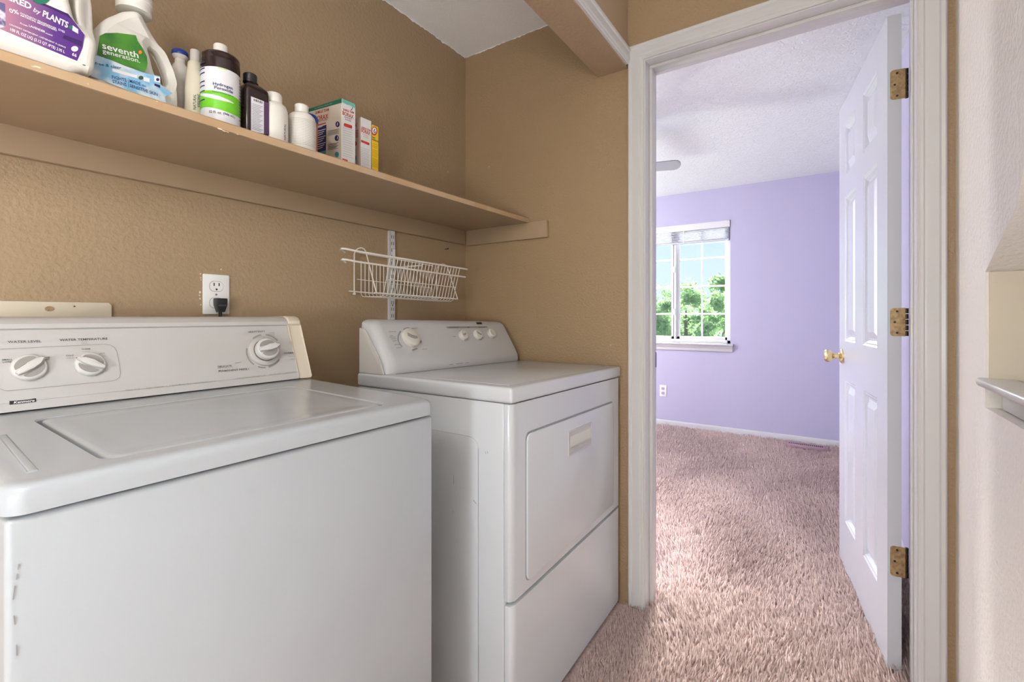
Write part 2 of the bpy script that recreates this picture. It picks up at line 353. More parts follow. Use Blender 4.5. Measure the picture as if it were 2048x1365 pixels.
# ------------------------------------------------------------------ bedroom walls and window
WY0, WY1, WZ0, WZ1 = -.667, .41, .80, 1.99
g = G(); g.box(XF, XF+.15, YD-.2, WY0, 0, ZB); g.box(XF, XF+.15, WY1, YB1+.1, 0, ZB); g.box(XF, XF+.15, WY0, WY1, 0, WZ0); g.box(XF, XF+.15, WY0, WY1, WZ1, ZB)
struct('wall_far', g, lav, label='lavender bedroom wall with the window')
struct('wall_bedroom_right', G().box(.13, XF, YD-.2, YD, 0, ZB), lav)
struct('wall_bedroom_left', G().box(.12, XF, YB1, YB1+.1, 0, ZB), lav)
def baseboard(name, a, b, d, label):
    a, b, d = Vector(a), Vector(b), Vector(d); prof = [(0, 0), (.012, 0), (.012, .042), (.009, .052), (.003, .058), (0, .058)]
    g = G(); A = [g.bm.verts.new(a+d*u+UP*v) for u, v in prof]; B = [g.bm.verts.new(b+d*u+UP*v) for u, v in prof]; n = len(prof)
    g.bm.faces.new(A); g.bm.faces.new(B)
    for i in range(n): g.bm.faces.new((A[i], A[(i+1) % n], B[(i+1) % n], B[i]))
    struct(name, g, white_trim, label=label)
baseboard('baseboard_far', (XF, YD, .004), (XF, YB1, .004), (-1, 0, 0), 'white baseboard under the lavender window wall')
baseboard('baseboard_bedroom_right', (.14, YD, .004), (XF-.012, YD, .004), (0, 1, 0), 'white baseboard behind the open door')
# window
GX = XF+.075
win = thing('window_1', 'white vinyl sliding window with grilles in the lavender wall', 'window', (XF, (WY0+WY1)/2, WZ0)); win['kind'] = 'structure'
ZS = .838
g = G()
for y0, y1, z0, z1 in ((WY0, WY0+.035, ZS, WZ1), (WY1-.035, WY1, ZS, WZ1), (WY0, WY1, ZS, ZS+.032), (WY0, WY1, WZ1-.035, WZ1)): g.box(GX-.035, GX+.035, y0, y1, z0, z1, .003)
frame = g.obj('window_frame', white_vinyl, win)
YM = -.135
def sash(y0, y1, x, nm):
    g = G(); t = .028
    for a, b, c, d in ((y0, y0+t, ZS+.03, WZ1-.03), (y1-t, y1, ZS+.03, WZ1-.03), (y0, y1, ZS+.03, ZS+.058), (y0, y1, WZ1-.058, WZ1-.03)): g.box(x-.012, x+.012, a, b, c, d, .002)
    s = g.obj(nm, white_vinyl, win)
    g = G(); g.box(x-.002, x+.002, y0+t*.6, y1-t*.6, ZS+.045, WZ1-.045); g.obj('pane', glass, s, smooth=0)
    zs = [1.655, 1.384, 1.118]; yc = (y0+y1)/2
    for z in zs: G().box(x-.006, x+.006, y0+t, y1-t, z-.008, z+.008, .002).obj('grille_bar', white_vinyl, s)
    G().box(x-.0055, x+.0055, yc-.008, yc+.008, ZS+.05, WZ1-.05, .002).obj('grille_bar', white_vinyl, s)
    return s
sr = sash(WY0+.03, YM-.03, GX+.008, 'sash'); sl2 = sash(YM-.012, WY1-.03, GX-.022, 'sash')
g = G(); g.box(GX-.034, GX+.02, YM-.03, YM-.002, ZS+.03, WZ1-.03, .003); g.obj('meeting_rail', white_vinyl, win)
for z in (1.56, 1.14):
    G().box(GX-.048, GX-.034, YM-.024, YM-.008, z-.03, z+.03, .004).obj('latch', white_vinyl, win)
g = G(); g.box(XF-.045, XF+.05, WY0-.03, WY1+.03, ZS-.018, ZS, .004); g.box(XF-.018, XF, WY0-.02, WY1+.02, .762, ZS-.018, .006)
g.prism([(XF-.018, WY0-.02, ZS-.02), (XF-.04, WY0-.026, ZS-.02), (XF-.018, WY0-.02, ZS-.05)], (0, WY1-WY0+.04, 0)); g.obj('window_sill', white_trim, win)
# blind
bl = thing('window_blind', 'raised white slatted blind stacked under its headrail at the bedroom window', 'window blind', (XF+.02, (WY0+WY1)/2, 1.80))
G().box(XF-.012, XF+.04, WY0+.003, WY1-.003, 1.925, 1.988, .003).obj('headrail', white_vinyl, bl)
for k in range(9):
    G().box(XF-.008, XF+.036, WY0+.012, WY1-.012, 1.822+k*.0114, 1.8275+k*.0114, .001, 1).obj('slat', blind_m, bl)
G().box(XF-.006, XF+.034, WY0+.012, WY1-.012, 1.805, 1.819, .002).obj('bottom_rail', blind_m, bl)
for y in (-.25, .15): G().box(XF-.010, XF-.008, y-.004, y+.004, 1.806, 1.926).obj('lift_cord', white_vinyl, bl)
# outlet on the far wall
def outlet_plate(name, label, c, n_axis, w_, h_, parent_group=None):
    pass
y0 = onx(1326.5, 634, XF).y
o = thing('wall_outlet', 'white duplex outlet on the lavender bedroom wall', 'outlet', (XF, y0, .29))
G().box(XF-.006, XF, y0-.035, y0+.035, .292, .407, .003).obj('cover_plate', white_vinyl, o)
for zc in (.327, .372):
    G().prism([(XF-.0065, y0+u, zc+v) for u, v in rrect(-.017, .017, -.0145, .0145, .012)], (-.002, 0, 0)).obj('receptacle', mat('receptacle_grey', (196, 192, 200), .5), o)
    for dy in (-.006, .006): G().box(XF-.0092, XF-.0086, y0+dy-.0012, y0+dy+.0012, zc-.004, zc+.006).obj('slot', dark_gap, o)
# floor register
ra = (2.785, -1.405, .0); o = thing('floor_register', 'mauve metal floor vent register in the carpet by the far wall', 'floor vent', (2.83, -1.27, 0))
G().box(2.78, 2.88, -1.405, -1.135, .004, .037, .004).obj('frame', reg_m, o)
for k in range(18): G().box(2.812, 2.848, -1.382+k*.0135, -1.375+k*.0135, .0373, .0380).obj('slot', dark_gap, o)

# ------------------------------------------------------------------ bedroom door (six panel, open)
door = thing('door_1', 'white six panel bedroom door standing open', 'door', (.135, -1.598, .012)); door['kind'] = 'structure'
AD = math.radians(8.4); DU = Vector((math.cos(AD), math.sin(AD), 0)); DN = Vector((-math.sin(AD), math.cos(AD), 0))
D0 = Vector((.131, -1.565, .012)); DW, DH, DT = .738, 2.0, .035   # D0 = hinge-side near-face bottom corner
def DP(u, z, n=0): return D0+DU*u+DN*n+UP*z
cols = [(.115, .305), (.430, .620)]
pl_door = Plane(D0, DN)
def duz(px, py): p = pl_door.hit(px, py)-D0; return p.dot(DU), p.z
rows = [(.205, .81), (.975, 1.588), (1.675, 1.89)]
g = G()
us = sorted({0, DW, *[a for c in cols for a in c]}); zs = sorted({0, DH, *[a for r in rows for a in r]})
def incut(u, z): return any(a < u < b for a, b in cols) and any(a < z < b for a, b in rows)
for i in range(len(us)-1):
    for j in range(len(zs)-1):
        if not incut((us[i]+us[i+1])/2, (zs[j]+zs[j+1])/2):
            g.poly([DP(us[i], zs[j]), DP(us[i+1], zs[j]), DP(us[i+1], zs[j+1]), DP(us[i], zs[j+1])])
            g.poly([DP(us[i], zs[j], -DT), DP(us[i+1], zs[j], -DT), DP(us[i+1], zs[j+1], -DT), DP(us[i], zs[j+1], -DT)])
for (a, b) in (((0, 0), (DW, 0)), ((DW, 0), (DW, DH)), ((DW, DH), (0, DH)), ((0, DH), (0, 0))):
    g.poly([DP(*a), DP(*b), DP(*b, -DT), DP(*a, -DT)])
bmesh.ops.remove_doubles(g.bm, verts=g.bm.verts, dist=1e-5)
g.obj('door_slab', white_door, door, smooth=10)
for (a, b) in cols:
    for (c, d) in rows:
        for side in (0, 1):
            g = G(); prev = None
            for ins, n in ((0, 0), (.006, -.004), (.010, -.004), (.020, -.014), (.027, -.014), (.050, -.003)):
                nn = n if side == 0 else -DT-n
                ring = [g.bm.verts.new(DP(u, z, nn)) for u, z in ((a+ins, c+ins), (b-ins, c+ins), (b-ins, d-ins), (a+ins, d-ins))]
                if prev:
                    for k in range(4): g.bm.faces.new((prev[k], prev[(k+1) % 4], ring[(k+1) % 4], ring[k]))
                prev = ring
            g.bm.faces.new(prev)
            g.obj('panel', white_door, door, smooth=8)
kz = .906; ku = .738-.062
kb = DP(ku, kz)
g = G(); g.lathe([(.031, 0), (.031, .004), (.026, .008), (.014, .011), (.011, .014), (.011, .03), (.016, .034), (.024, .041), (.0275, .051), (.0265, .060), (.020, .066), (.008, .068)], kb, DN, 28)
kn = g.obj('door_knob', brass, door, label='polished brass door knob')
g = G(); g.lathe([(.031, 0), (.031, .004), (.014, .011), (.011, .03), (.024, .041), (.0275, .051), (.020, .066), (.008, .068)], DP(ku, kz, -DT), -DN, 24); g.obj('door_knob', brass, door)
for py0, py1 in ((126, 187), (616, 674), (1106, 1168)):
    z1 = pl_door.hit(1785, py0).z-D0.z; z0 = pl_door.hit(1785, py1).z-D0.z
    if z1-z0 > .095: c_ = (z0+z1)/2; z0, z1 = c_-.046, c_+.046
    Q = lambda n, z, u=-.0012: D0+DU*u+DN*n+UP*z
    g = G(); g.prism([Q(n, z) for n, z in ([(-.044, z0), (-.044, z1), (-.016, z1)] + [(-.016+.009*math.sin(t*math.pi/8), z1-.009+.009*math.cos(t*math.pi/8)) for t in range(1, 5)] + [(-.016+.009*math.cos(t*math.pi/8), z0+.009-.009*math.sin(t*math.pi/8)) for t in range(0, 5)])], DU*.0012)
    hg = g.obj('hinge', ant_brass, door, label='antique brass door hinge leaf')
    L = z1-z0
    for k in range(5):
        g = G(); g.lathe([(.0045, 0), (.0045, L/5-.002)], Q(-.048, z0+L*k/5+.001, .003), UP, 12); g.obj('knuckle', mat('dark_brass', (70, 62, 56), .45, 1), hg)
    for k, (n, zf) in enumerate(((-.020, .88), (-.014, .5), (-.020, .12))):
        g = G(); g.lathe([(.0034, 0), (.003, .0012), (.001, .0008)], Q(n-.004, z0+L*zf, -.0012), -DU, 12); g.obj('screw', mat('dark_brass', (70, 62, 56), .45, 1), hg)

# ------------------------------------------------------------------ ceiling fan
FC = Vector((1.13, -.02, 0)); fan = thing('ceiling_fan', 'white ceiling fan with a blade showing below the bedroom ceiling', 'ceiling fan', (FC.x, FC.y, 1.85))
g = G(); g.lathe([(.012, 0), (.012, .10), (.05, .12), (.06, .14)], (FC.x, FC.y, ZB-.14), UP, 24); g.obj('downrod', fan_m, fan)
g = G(); g.lathe([(.05, 0), (.10, .01), (.11, .04), (.10, .09), (.05, .11), (.02, .115)], (FC.x, FC.y, 2.05), UP, 28); g.obj('motor_housing', fan_m, fan)
for k in range(5):
    a = math.radians(-72.5+72*k); d = Vector((math.cos(a), math.sin(a), 0)); s_ = Vector((-d.y, d.x, 0))
    pts = [(.17, -.055), (.62, -.082)] + [(.62+.04*math.sin(t*math.pi/6), -.082*math.cos(t*math.pi/6)) for t in range(1, 6)] + [(.62, .082), (.17, .055)]
    g = G(); g.prism([FC+d*u+s_*v+UP*(2.045-v*.05) for u, v in pts], (0, 0, .006)); g.obj('blade', fan_m, fan)
    g = G(); g.box(0, .12, -.02, .02, 0, .006); g.xf(lambda c, d=d, s_=s_: FC+d*(c.x+.08)+s_*c.y+UP*(c.z+2.052)); g.obj('blade_arm', fan_m, fan)
g = G(); g.lathe([(.02, 0), (.07, .012), (.10, .04), (.11, .08), (.09, .11), (.05, .12)], (FC.x, FC.y, 1.93), UP, 28); g.obj('light_globe', mat('fan_globe_glass', (236, 234, 230), .3), fan)
def fill_lamp(label, x, y, zg, watts, colr):
    o = thing('fill_lamp', label, 'lamp', (x, y, .0))
    G().lathe([(.13, .016), (.13, .03), (.02, .045)], (x, y, 0), UP, 28).obj('base', steel, o)
    G().lathe([(.011, .04), (.011, zg-.13)], (x, y, 0), UP, 14).obj('pole', steel, o)
    G().lathe([(.03, -.135), (.09, -.10), (.125, -.04), (.13, .0), (.115, .06), (.07, .11), (.01, .13)], (x, y, zg), UP, 28).obj('globe', emit('fill_lamp_globe', colr, watts/(4*math.pi**2*.0165)), o)
fill_lamp('added fill lamp with a lit globe, out of view in the lavender bedroom', 1.35, 1.35, 1.45, BED_FILL_W, (1, .985, .97))  # added fill for the bedroom walls and ceiling, out of view
fill_lamp('added fill lamp with a lit globe, out of view in the laundry hall', -2.75, -1.2, .98, HALL_FILL_W, (.88, .95, 1))  # added low fill, unseen, to reach the alcove ceiling under the header
# unseen fill pendant, added behind the camera to light hall and alcove ceiling
HL = Vector((-2.05, -1.12, 1.72)); hl = thing('fill_pendant', 'added fill pendant with a lit globe, out of view under the laundry hall ceiling', 'lamp', (HL.x, HL.y, HL.z-.11))
G().lathe([(.06, -.02), (.065, 0)], (HL.x, HL.y, ZC), UP, 28).obj('ceiling_rose', white_trim, hl)
G().lathe([(.004, HL.z+.1), (.004, ZC-.02)], (HL.x, HL.y, 0), UP, 10).obj('cord', white_trim, hl)
G().lathe([(.02, -.10), (.07, -.075), (.098, -.03), (.10, 0), (.092, .04), (.06, .08), (.02, .10)], (HL.x, HL.y, HL.z), UP, 28).obj('globe', emit('fill_pendant_globe', (1, .985, .965), PENDANT_FILL_W/(4*math.pi**2*.0098)), hl)
# ------------------------------------------------------------------ shelf, cleats
SZ, ST, SY = 1.491, 0.019, -.357; SX0 = -2.6
def sag(x): return -.007*math.sin(math.pi*max(0, min(1, (x+2.3)/2.3)))
g = G(); n = 40; prof = [(0, 0), (SY+.003, 0), (SY, .003), (SY, ST-.004), (SY+.004, ST), (0, ST)]
rings = [[g.bm.verts.new((SX0+(0-SX0-.002)*k/n, y, SZ+z+sag(SX0-SX0*k/n))) for y, z in prof] for k in range(n+1)]
for i in range(n):
    for k in range(6): g.bm.faces.new((rings[i][k], rings[i][(k+1) % 6], rings[i+1][(k+1) % 6], rings[i+1][k]))
g.bm.faces.new(rings[0]); g.bm.faces.new(rings[-1])
shelf = thing('wall_shelf', 'long tan painted wood shelf over the washer and dryer', 'shelf', (-1.2, SY/2, SZ))
so_ = g.obj('shelf_board', tan_smooth, shelf)
g = G(); rings = [[g.bm.verts.new((SX0+(0-SX0-.002)*k/n, y, SZ+z+sag(SX0-SX0*k/n))) for y, z in ((SY-.0008, .0005), (SY-.0008, ST-.003), (SY+.003, ST+.0004), (SY+.003, .0005))] for k in range(n+1)]
for i in range(n):
    for k in range(4): g.bm.faces.new((rings[i][k], rings[i][(k+1) % 4], rings[i+1][(k+1) % 4], rings[i+1][k]))
g.bm.faces.new(rings[0]); g.bm.faces.new(rings[-1]); g.obj('edge_band', edge_lit_tan, shelf, label='worn front edge of the shelf, coloured lighter as if lit')
G().box(SX0, -.0185, -.018, -.0005, 1.425, 1.4905, .002).obj('wall_cleat', tan_smooth, shelf)
g = G(); g.box(-.0185, -.0005, -.45, -.0185, 1.421, 1.4905, .002); g.obj('end_cleat', tan_smooth, shelf)
g = G()
for (px, py, s_) in ((75, 134, .006), (66, 133, .003), (440, 258, .007), (448, 262, .005), (455, 264, .004), (475, 269, .003), (176, 168, .002), (314, 203, .0025)):
    s_ *= .5; p = ony(px, py, SY-.0012); g.poly([p+Vector((s_*math.cos(a)*1.6, 0, s_*.5*math.sin(a))) for a in (0, .9, 2, 3.1, 4, 5.2)])
g.obj('paint_chip', chip_w, shelf, smooth=0, kind='stuff', label='bare chips along the shelf edge')

# ------------------------------------------------------------------ wall bits on the back wall
# outlet with plug
A = ony(404, 550, 0); B = ony(457.5, 629, 0); oz0, oz1, ox0, ox1 = 1.0965, 1.208, A.x, B.x
o = thing('wall_outlet', 'white duplex outlet with a black plug on the tan wall', 'outlet', ((ox0+ox1)/2, 0, oz0))
G().box(ox0, ox1, -.006, 0, oz0, oz1, .003).obj('cover_plate', white_vinyl, o)
xc = (ox0+ox1)/2-.001
for zc in (1.1745, 1.1285):
    G().prism([(xc+u, -.0062, zc+v) for u, v in rrect(-.0175, .0175, -.0145, .0145, .0115)], (0, -.0005, 0)).obj('receptacle_outline', ink, o)
    G().prism([(xc+u, -.0064, zc+v) for u, v in rrect(-.0168, .0168, -.0138, .0138, .011)], (0, -.0012, 0)).obj('receptacle', white_vinyl, o)
for dx in (-.0065, .0065): G().box(xc+dx-.0012, xc+dx+.0012, -.0082, -.0075, 1.1755, 1.184).obj('slot', dark_gap, o)
G().lathe([(.0026, 0), (.0026, .0008)], (xc, -.0075, 1.166), (0, -1, 0), 14).obj('ground_hole', dark_gap, o)
G().lathe([(.003, 0), (.002, .0012)], (xc, -.006, 1.1515), (0, -1, 0), 14).obj('cover_screw', steel, o)
pg = thing('power_plug', 'black power plug and cord in the outlet behind the washer', 'plug', (xc+.003, -.03, 1.07))
X = xc+.004
g = G(); g.prism([(X-.013, -.008, 1.141), (X+.013, -.008, 1.141), (X+.014, -.008, 1.136), (X+.0135, -.008, 1.122), (X+.007, -.008, 1.103), (X-.007, -.008, 1.103), (X-.0135, -.008, 1.122), (X-.014, -.008, 1.136)], (0, -.026, 0), .003); g.obj('plug_body', black_pl, pg)
G().box(X-.010, X+.010, -.0355, -.033, 1.119, 1.123, .001).obj('grip_ridge', mat('plug_ridge', (70, 72, 78), .4), pg)
g = G(); g.tube([(X, -.02, 1.104), (X, -.02, 1.08), (X-.002, -.022, 1.04), (X, -.03, .97), (X, -.03, .80)], .0045, 10); g.obj('cord', black_pl, pg)
# cream water box edge behind the washer
A = ony(0, 606, 0); bxr = ony(224, 620, -.012).x
bx = thing('laundry_supply_box', 'cream plastic panel with a keyhole on the wall behind the washer', 'panel', (bxr-.19, 0, 1.0))
bz1 = 1.123
g = G(); g.prism([(bxr-.34, -.012, .98), (bxr, -.012, .98), (bxr, -.012, bz1-.006), (bxr-.005, -.012, bz1), (bxr-.34, -.012, bz1)], (0, .0118, 0), .002); g.obj('panel_body', cream_pl, bx)
k_ = ony(99, 618, -.0125); g = G(); g.lathe([(.0075, 0), (.0075, .0006)], (k_.x, -.0122, k_.z), (0, -1, 0), 20, sx=1, sy=.75); g.obj('keyhole', tan, bx)
k_ = ony(149, 613, -.0125); g = G(); g.lathe([(.0014, 0), (.0014, .001)], (k_.x, -.0122, k_.z), (0, -1, 0), 8); g.obj('pin_hole', dark_gap, bx)
# nail
k_ = ony(890, 499, 0); na = thing('nail', 'small dark nail in the tan wall near the corner', 'nail', (k_.x, 0, k_.z))
g = G(); g.tube([(k_.x, -.0005, k_.z), (k_.x-.002, -.02, k_.z+.001)], .0014, 8); g.obj('shank', dark_gap, na)
g = G(); g.lathe([(.003, 0), (.003, .001)], (k_.x-.002, -.021, k_.z+.001), (0, 1, 0), 10); g.obj('head', dark_gap, na)
# chipped paint spots (children of the wall)
wb = bpy.data.objects['wall_back']
g = G()
for px, py, s_ in ((401, 548, .002), (401.5, 556, .002), (402, 560, .0015), (400, 585, .003), (399, 591, .002), (400, 598, .0025), (401.5, 610, .0018), (442, 539, .002), (459.5, 556, .001), (896, 344, .0022), (405, 624, .001)):
    p = ony(px, py, -.0004); g.poly([p+Vector((s_*math.cos(a), 0, s_*1.3*math.sin(a)*random.uniform(.6, 1.2))) for a in (0, .9, 2, 3.1, 4, 5.2)])
g.obj('paint_chip', chip_w, wb, smooth=0, kind='stuff')
g = G()
for px, py, s_ in ((978, 334, .002), (985, 330, .0012), (1221, 691, .002)):
    p = onx(px, py, -.0004); g.poly([p+Vector((0, s_*math.cos(a), s_*math.sin(a))) for a in (0, .9, 2, 3.1, 4, 5.2)])
g.obj('paint_chip', chip_w, wall_r, smooth=0, kind='stuff')
# ragged paint line where the tan meets the alcove ceiling
g = G(); xs = np.arange(-1.6, -.002, .012); dz = [.001+.004*abs(random.gauss(0, .7)) for _ in xs]
for i in range(len(xs)-1): g.poly([(xs[i], -.0006, ZC), (xs[i+1], -.0006, ZC), (xs[i+1], -.0006, ZC-dz[i+1]), (xs[i], -.0006, ZC-dz[i])])
ys = np.arange(-.665, -.002, .012); dz = [.001+.003*abs(random.gauss(0, .7)) for _ in ys]
for i in range(len(ys)-1): g.poly([(-.0006, ys[i], ZC), (-.0006, ys[i+1], ZC), (-.0006, ys[i+1], ZC-dz[i+1]), (-.0006, ys[i], ZC-dz[i])])
g.obj('ragged_paint_line', ceil_m, bpy.data.objects['ceiling'], smooth=0)

# ------------------------------------------------------------------ wire basket on its upright
UXC = ony(784.5, 550, -.012).x
up = thing('slotted_upright', 'white slotted metal shelf upright fixed to the tan wall', 'bracket rail', (UXC, 0, .98))
g = G(); uz0, uz1 = .96, 1.4235
g.box(UXC-.0125, UXC+.0125, -.014, -.0125, uz0, uz1, .0005, 1); g.box(UXC-.0125, UXC-.011, -.014, 0, uz0, uz1); g.box(UXC+.011, UXC+.0125, -.014, 0, uz0, uz1); g.obj('channel', std_w, up)
z = uz1-.03; k = 0
while z > uz0+.02:
    for dx in (-.0045, .0045): G().box(UXC+dx-.0011, UXC+dx+.0011, -.0146, -.0141, z, z+.013).obj('slot', dark_gap, up)
    z -= .0255
G().lathe([(.004, 0), (.002, .002)], (UXC, -.0142, ony(786, 609, -.014).z-.004), (0, -1, 0), 12).obj('screw', steel, up)
bk = thing('wire_basket', 'white coated wire basket hung on the slotted upright', 'basket', (UXC, -.09, 1.14))
YF, YFb, YK = -.180, -.140, -.022
def bp(px, py, y): return ony(px, py, y)
R1, R2 = .0032, .0014
def rod(name, pts, r): return G().tube(pts, r, 8).obj(name, wire_w, bk, smooth=60)
z4 = lambda zx, zy: (680+zx/7.185, 460+zy/7.185)
a, b = bp(*z4(110, 285), YF), bp(*z4(1830, 568), YF)
rod('top_rail', [a+Vector((.012, .03, -.004)), a+Vector((-.008, .024, .002)), a+Vector((-.013, .010, .003)), a+Vector((-.004, .002, .002)), a+(b-a)*.05, b], R1)
a2, b2 = bp(*z4(120, 440), YF+.004), bp(*z4(1800, 680), YF+.004)
rod('front_rail', [a2+Vector((.012, .03, -.003)), a2+Vector((-.008, .024, .002)), a2+Vector((-.013, .010, .003)), a2+Vector((-.004, .002, .002)), a2+(b2-a2)*.05, b2], R1)
a3, b3 = bp(*z4(495, 905), YFb), bp(*z4(1690, 995), YFb)
rod('bottom_rail', [a3, b3], R1*.9)
a4 = bp(*z4(130, 880), YK); a4b = Vector((b3.x, YK, b3.z+.003)); rod('back_rail', [a4, a4b], R1*.8)
atop = Vector((bp(*z4(245, 340), YK).x, YK, bp(*z4(245, 340), YK).z)); 
# wires: back leg, bottom run, front leg as one bent wire each
XL, XR = bp(*z4(735, 395), YF).x, bp(*z4(1730, 560), YF).x
NW = 22
for k in range(NW):
    t = k/(NW-1); x = XL+(XR-XL)*t; dzr = (b.z-a.z)/(b.x-a.x)
    zt = a.z+dzr*(x-a.x); zb = a3.z+(b3.z-a3.z)*(x-a3.x)/(b3.x-a3.x)-.009
    rod('wire', [(x, YK, zt-.004), (x, YK, zb+.012), (x, YK-.006, zb+.003), (x, YK-.016, zb), (x, YFb+.010, zb-.001), (x, YFb+.001, zb+.004), (x, YFb-.003, zb+.012), (x, YF+.004, zt)], R2)
# extra back wires left of the bracket
x = XL-.018
zt = a.z; zb = a3.z-.006
for zx in (): pass
zmid = lambda zy, zx, y: bp(*z4(zx, zy), y).z
m1 = bp(*z4(680, 715), -.163); m2 = bp(*z4(1665, 828), -.163); rod('wire', [m1, m2], R2)
m1 = bp(*z4(245, 710), YK); m2 = Vector((XR, YK, m1.z-.012)); rod('wire', [m1, m2], R2)
m1 = bp(*z4(240, 318), YK); m2 = Vector((XR, YK, m1.z-.014)); rod('wire', [m1, m2], R1*.8)
for s_, xe in ((0, bp(*z4(205, 700), YK).x), (1, b3.x)):
    zb = (a3.z if s_ == 0 else b3.z); ztt = (bp(*z4(290, 262), -.05).z if s_ == 0 else bp(*z4(1640, 490), -.10).z)
    pts = [(xe, YK, zb), (xe, YK, ztt-.022)]
    for q in range(1, 8):
        aa = math.pi*q/8; pts.append((xe, YK-.032+.032*math.cos(aa), ztt-.022+.022*math.sin(aa)))
    pts += [(xe, -.088, ztt-.026), (xe, YFb, zb)]
    rod('end_loop', pts, .0022)
    G().lathe([(.004, 0), (.004, .008)], (xe, YK+.004, zb), (0, -1, 0), 8).obj('end_cap', wire_w, bk)
g = G(); c_ = bp(*z4(820, 450), -.02); g.box(UXC+.002, UXC+.006, YF+.01, -.0148, c_.z-.030, c_.z-.024, .001); g.obj('bracket_arm', std_w, bk)
G().box(UXC+.0015, UXC+.0075, -.022, -.0148, c_.z-.03, c_.z+.045, .001).obj('bracket_hook', std_w, bk)

# ================================================================== WASHER
WX0, WX1, WYF, WYB = -1.600, -.967, -.72, -.06
KT = (.925-.914)/.45
def ztop(y): return .915+KT*(y-WYF)
wa = thing('washing_machine', 'white top loading washer with a knob console and yellowed end caps', 'washing machine', ((WX0+WX1)/2, (WYF+WYB)/2, .015))
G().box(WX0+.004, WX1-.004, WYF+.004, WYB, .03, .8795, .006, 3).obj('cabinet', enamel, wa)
for x in (WX0+.05, WX1-.05):
    for y in (WYF+.06, WYB-.06): G().lathe([(.02, 0), (.02, .01), (.008, .014), (.008, .035)], (x, y, .0), UP, 14).obj('leg', black_pl, wa)
# top shell with sunken lid well
lid_pts = [(92, 843), (205, 921), (768, 808), (566, 771)]
tp = Plane((0, WYF, .915), (0, -KT, 1))
LP = [tp.hit(*p) for p in lid_pts]
lx0, lx1 = (LP[0].x+LP[1].x)/2, (LP[2].x+LP[3].x)/2; ly0, ly1 = (LP[1].y+LP[2].y)/2, (LP[0].y+LP[3].y)/2
print('lid', [tuple(round(c, 3) for c in p) for p in LP], lx0, lx1, ly0, ly1)
g = G(); outer = rrect(WX0, WX1, WYF, WYB, .022, 6)
inner = rrect(lx0-.006, lx1+.006, ly0-.006, ly1+.004, .02, 6)
def ringv(pts, z, ins=0): 
    cx, cy = (WX0+WX1)/2, (WYF+WYB)/2
    return [g.bm.verts.new((cx+(x-cx)*(1-ins/abs(WX1-WX0)*2), cy+(y-cy)*(1-ins/abs(WYB-WYF)*2), z+KT*(y-WYF))) for x, y in pts]
seq = [ringv(outer, .8835), ringv(outer, .900), ringv(outer, .9075, .001), ringv(outer, .912, .004), ringv(outer, .9145, .009), ringv(outer, .915, .016)]
for i in range(len(seq)-1):
    for k in range(len(outer)): g.bm.faces.new((seq[i][k], seq[i][(k+1) % len(outer)], seq[i+1][(k+1) % len(outer)], seq[i+1][k]))
inn = [g.bm.verts.new((x, y, .9150+KT*(y-WYF))) for x, y in inner]; inn1 = [g.bm.verts.new((x*1+(1 if x < (lx0+lx1)/2 else -1)*.002, y+(1 if y < (ly0+ly1)/2 else -1)*.002, .9125+KT*(y-WYF))) for x, y in inner]
inn2 = [g.bm.verts.new((v.co.x, v.co.y, v.co.z-.012)) for v in inn1]
n = len(outer)
for k in range(n): g.bm.faces.new((seq[-1][k], seq[-1][(k+1) % n], inn[(k+1) % n], inn[k])); g.bm.faces.new((inn[k], inn[(k+1) % n], inn1[(k+1) % n], inn1[k])); g.bm.faces.new((inn1[k], inn1[(k+1) % n], inn2[(k+1) % n], inn2[k]))
g.bm.faces.new(inn2); g.bm.faces.new(seq[0])
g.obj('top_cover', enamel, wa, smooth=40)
g = G(); L0 = rrect(lx0+.002, lx1-.001, ly0-.001, ly1-.002, .018, 6); cx, cy = (lx0+lx1)/2, (ly0+ly1)/2; prev = None
for ins, z in ((0, .904), (0, .9115), (.001, .9135), (.004, .915), (.008, .9155), (.03, .9135), (.05, .9128)):
    rg = [g.bm.verts.new((x-(x-cx)/abs(lx1-lx0)*2*ins, y-(y-cy)/abs(ly1-ly0)*2*ins, z+KT*(y-WYF))) for x, y in L0]
    if prev:
        for k in range(n): g.bm.faces.new((prev[k], prev[(k+1) % n], rg[(k+1) % n], rg[k]))
    prev = rg
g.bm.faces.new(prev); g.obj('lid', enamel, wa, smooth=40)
# raised ridge left of the lid
p0, p1 = tp.hit(4, 872), tp.hit(66, 944)
g = G(); g.prism([p0+Vector((-.0045, 0, -.001)), p0+Vector((.0045, 0, -.001)), p1+Vector((.0045, 0, -.001)), p1+Vector((-.0045, 0, -.001))], (0, 0, .0026), .0022, 3); g.obj('top_ridge', enamel, wa)
# console
cyb, cyt = -.270, -.213; czb, czt = ztop(-.27)+.003, 1.066
CX0, CX1 = -1.575, -.966
fn = Vector((0, -(czt-czb), (cyt-cyb))).normalized()
if fn.y > 0: fn = -fn
cprof = [(cyb, czb), (cyb+(cyt-cyb)*.02, czb+.004), (cyt, czt), (cyt-.004, czt+.003), (cyt-.003, czt+.011), (cyt+.006, czt+.020), (cyt+.020, czt+.024), (-.10, czt+.022), (-.085, czt+.015), (-.085, czb)]
EC = .036
g = G(); g.prism([(CX0+EC, y, z) for y, z in cprof], (CX1-CX0-2*EC, 0, 0)); g.obj('console_body', console_w, wa)
for xa, xb in ((CX0, CX0+EC-.0008), (CX1-EC+.0008, CX1)):
    inn_x = xb if xa < -1.3 else xa
    pr = [(y-.003 if y < -.12 else y, z+(.002 if z > czt else 0)) for y, z in cprof]
    g = G(); g.prism([(xa, y, z) for y, z in pr], (xb-xa, 0, 0), .004, 3); ec = g.obj('end_cap', cream_pl, wa, label='yellowed cream plastic console end cap')
WPn = Plane((0, cyb, czb), fn)
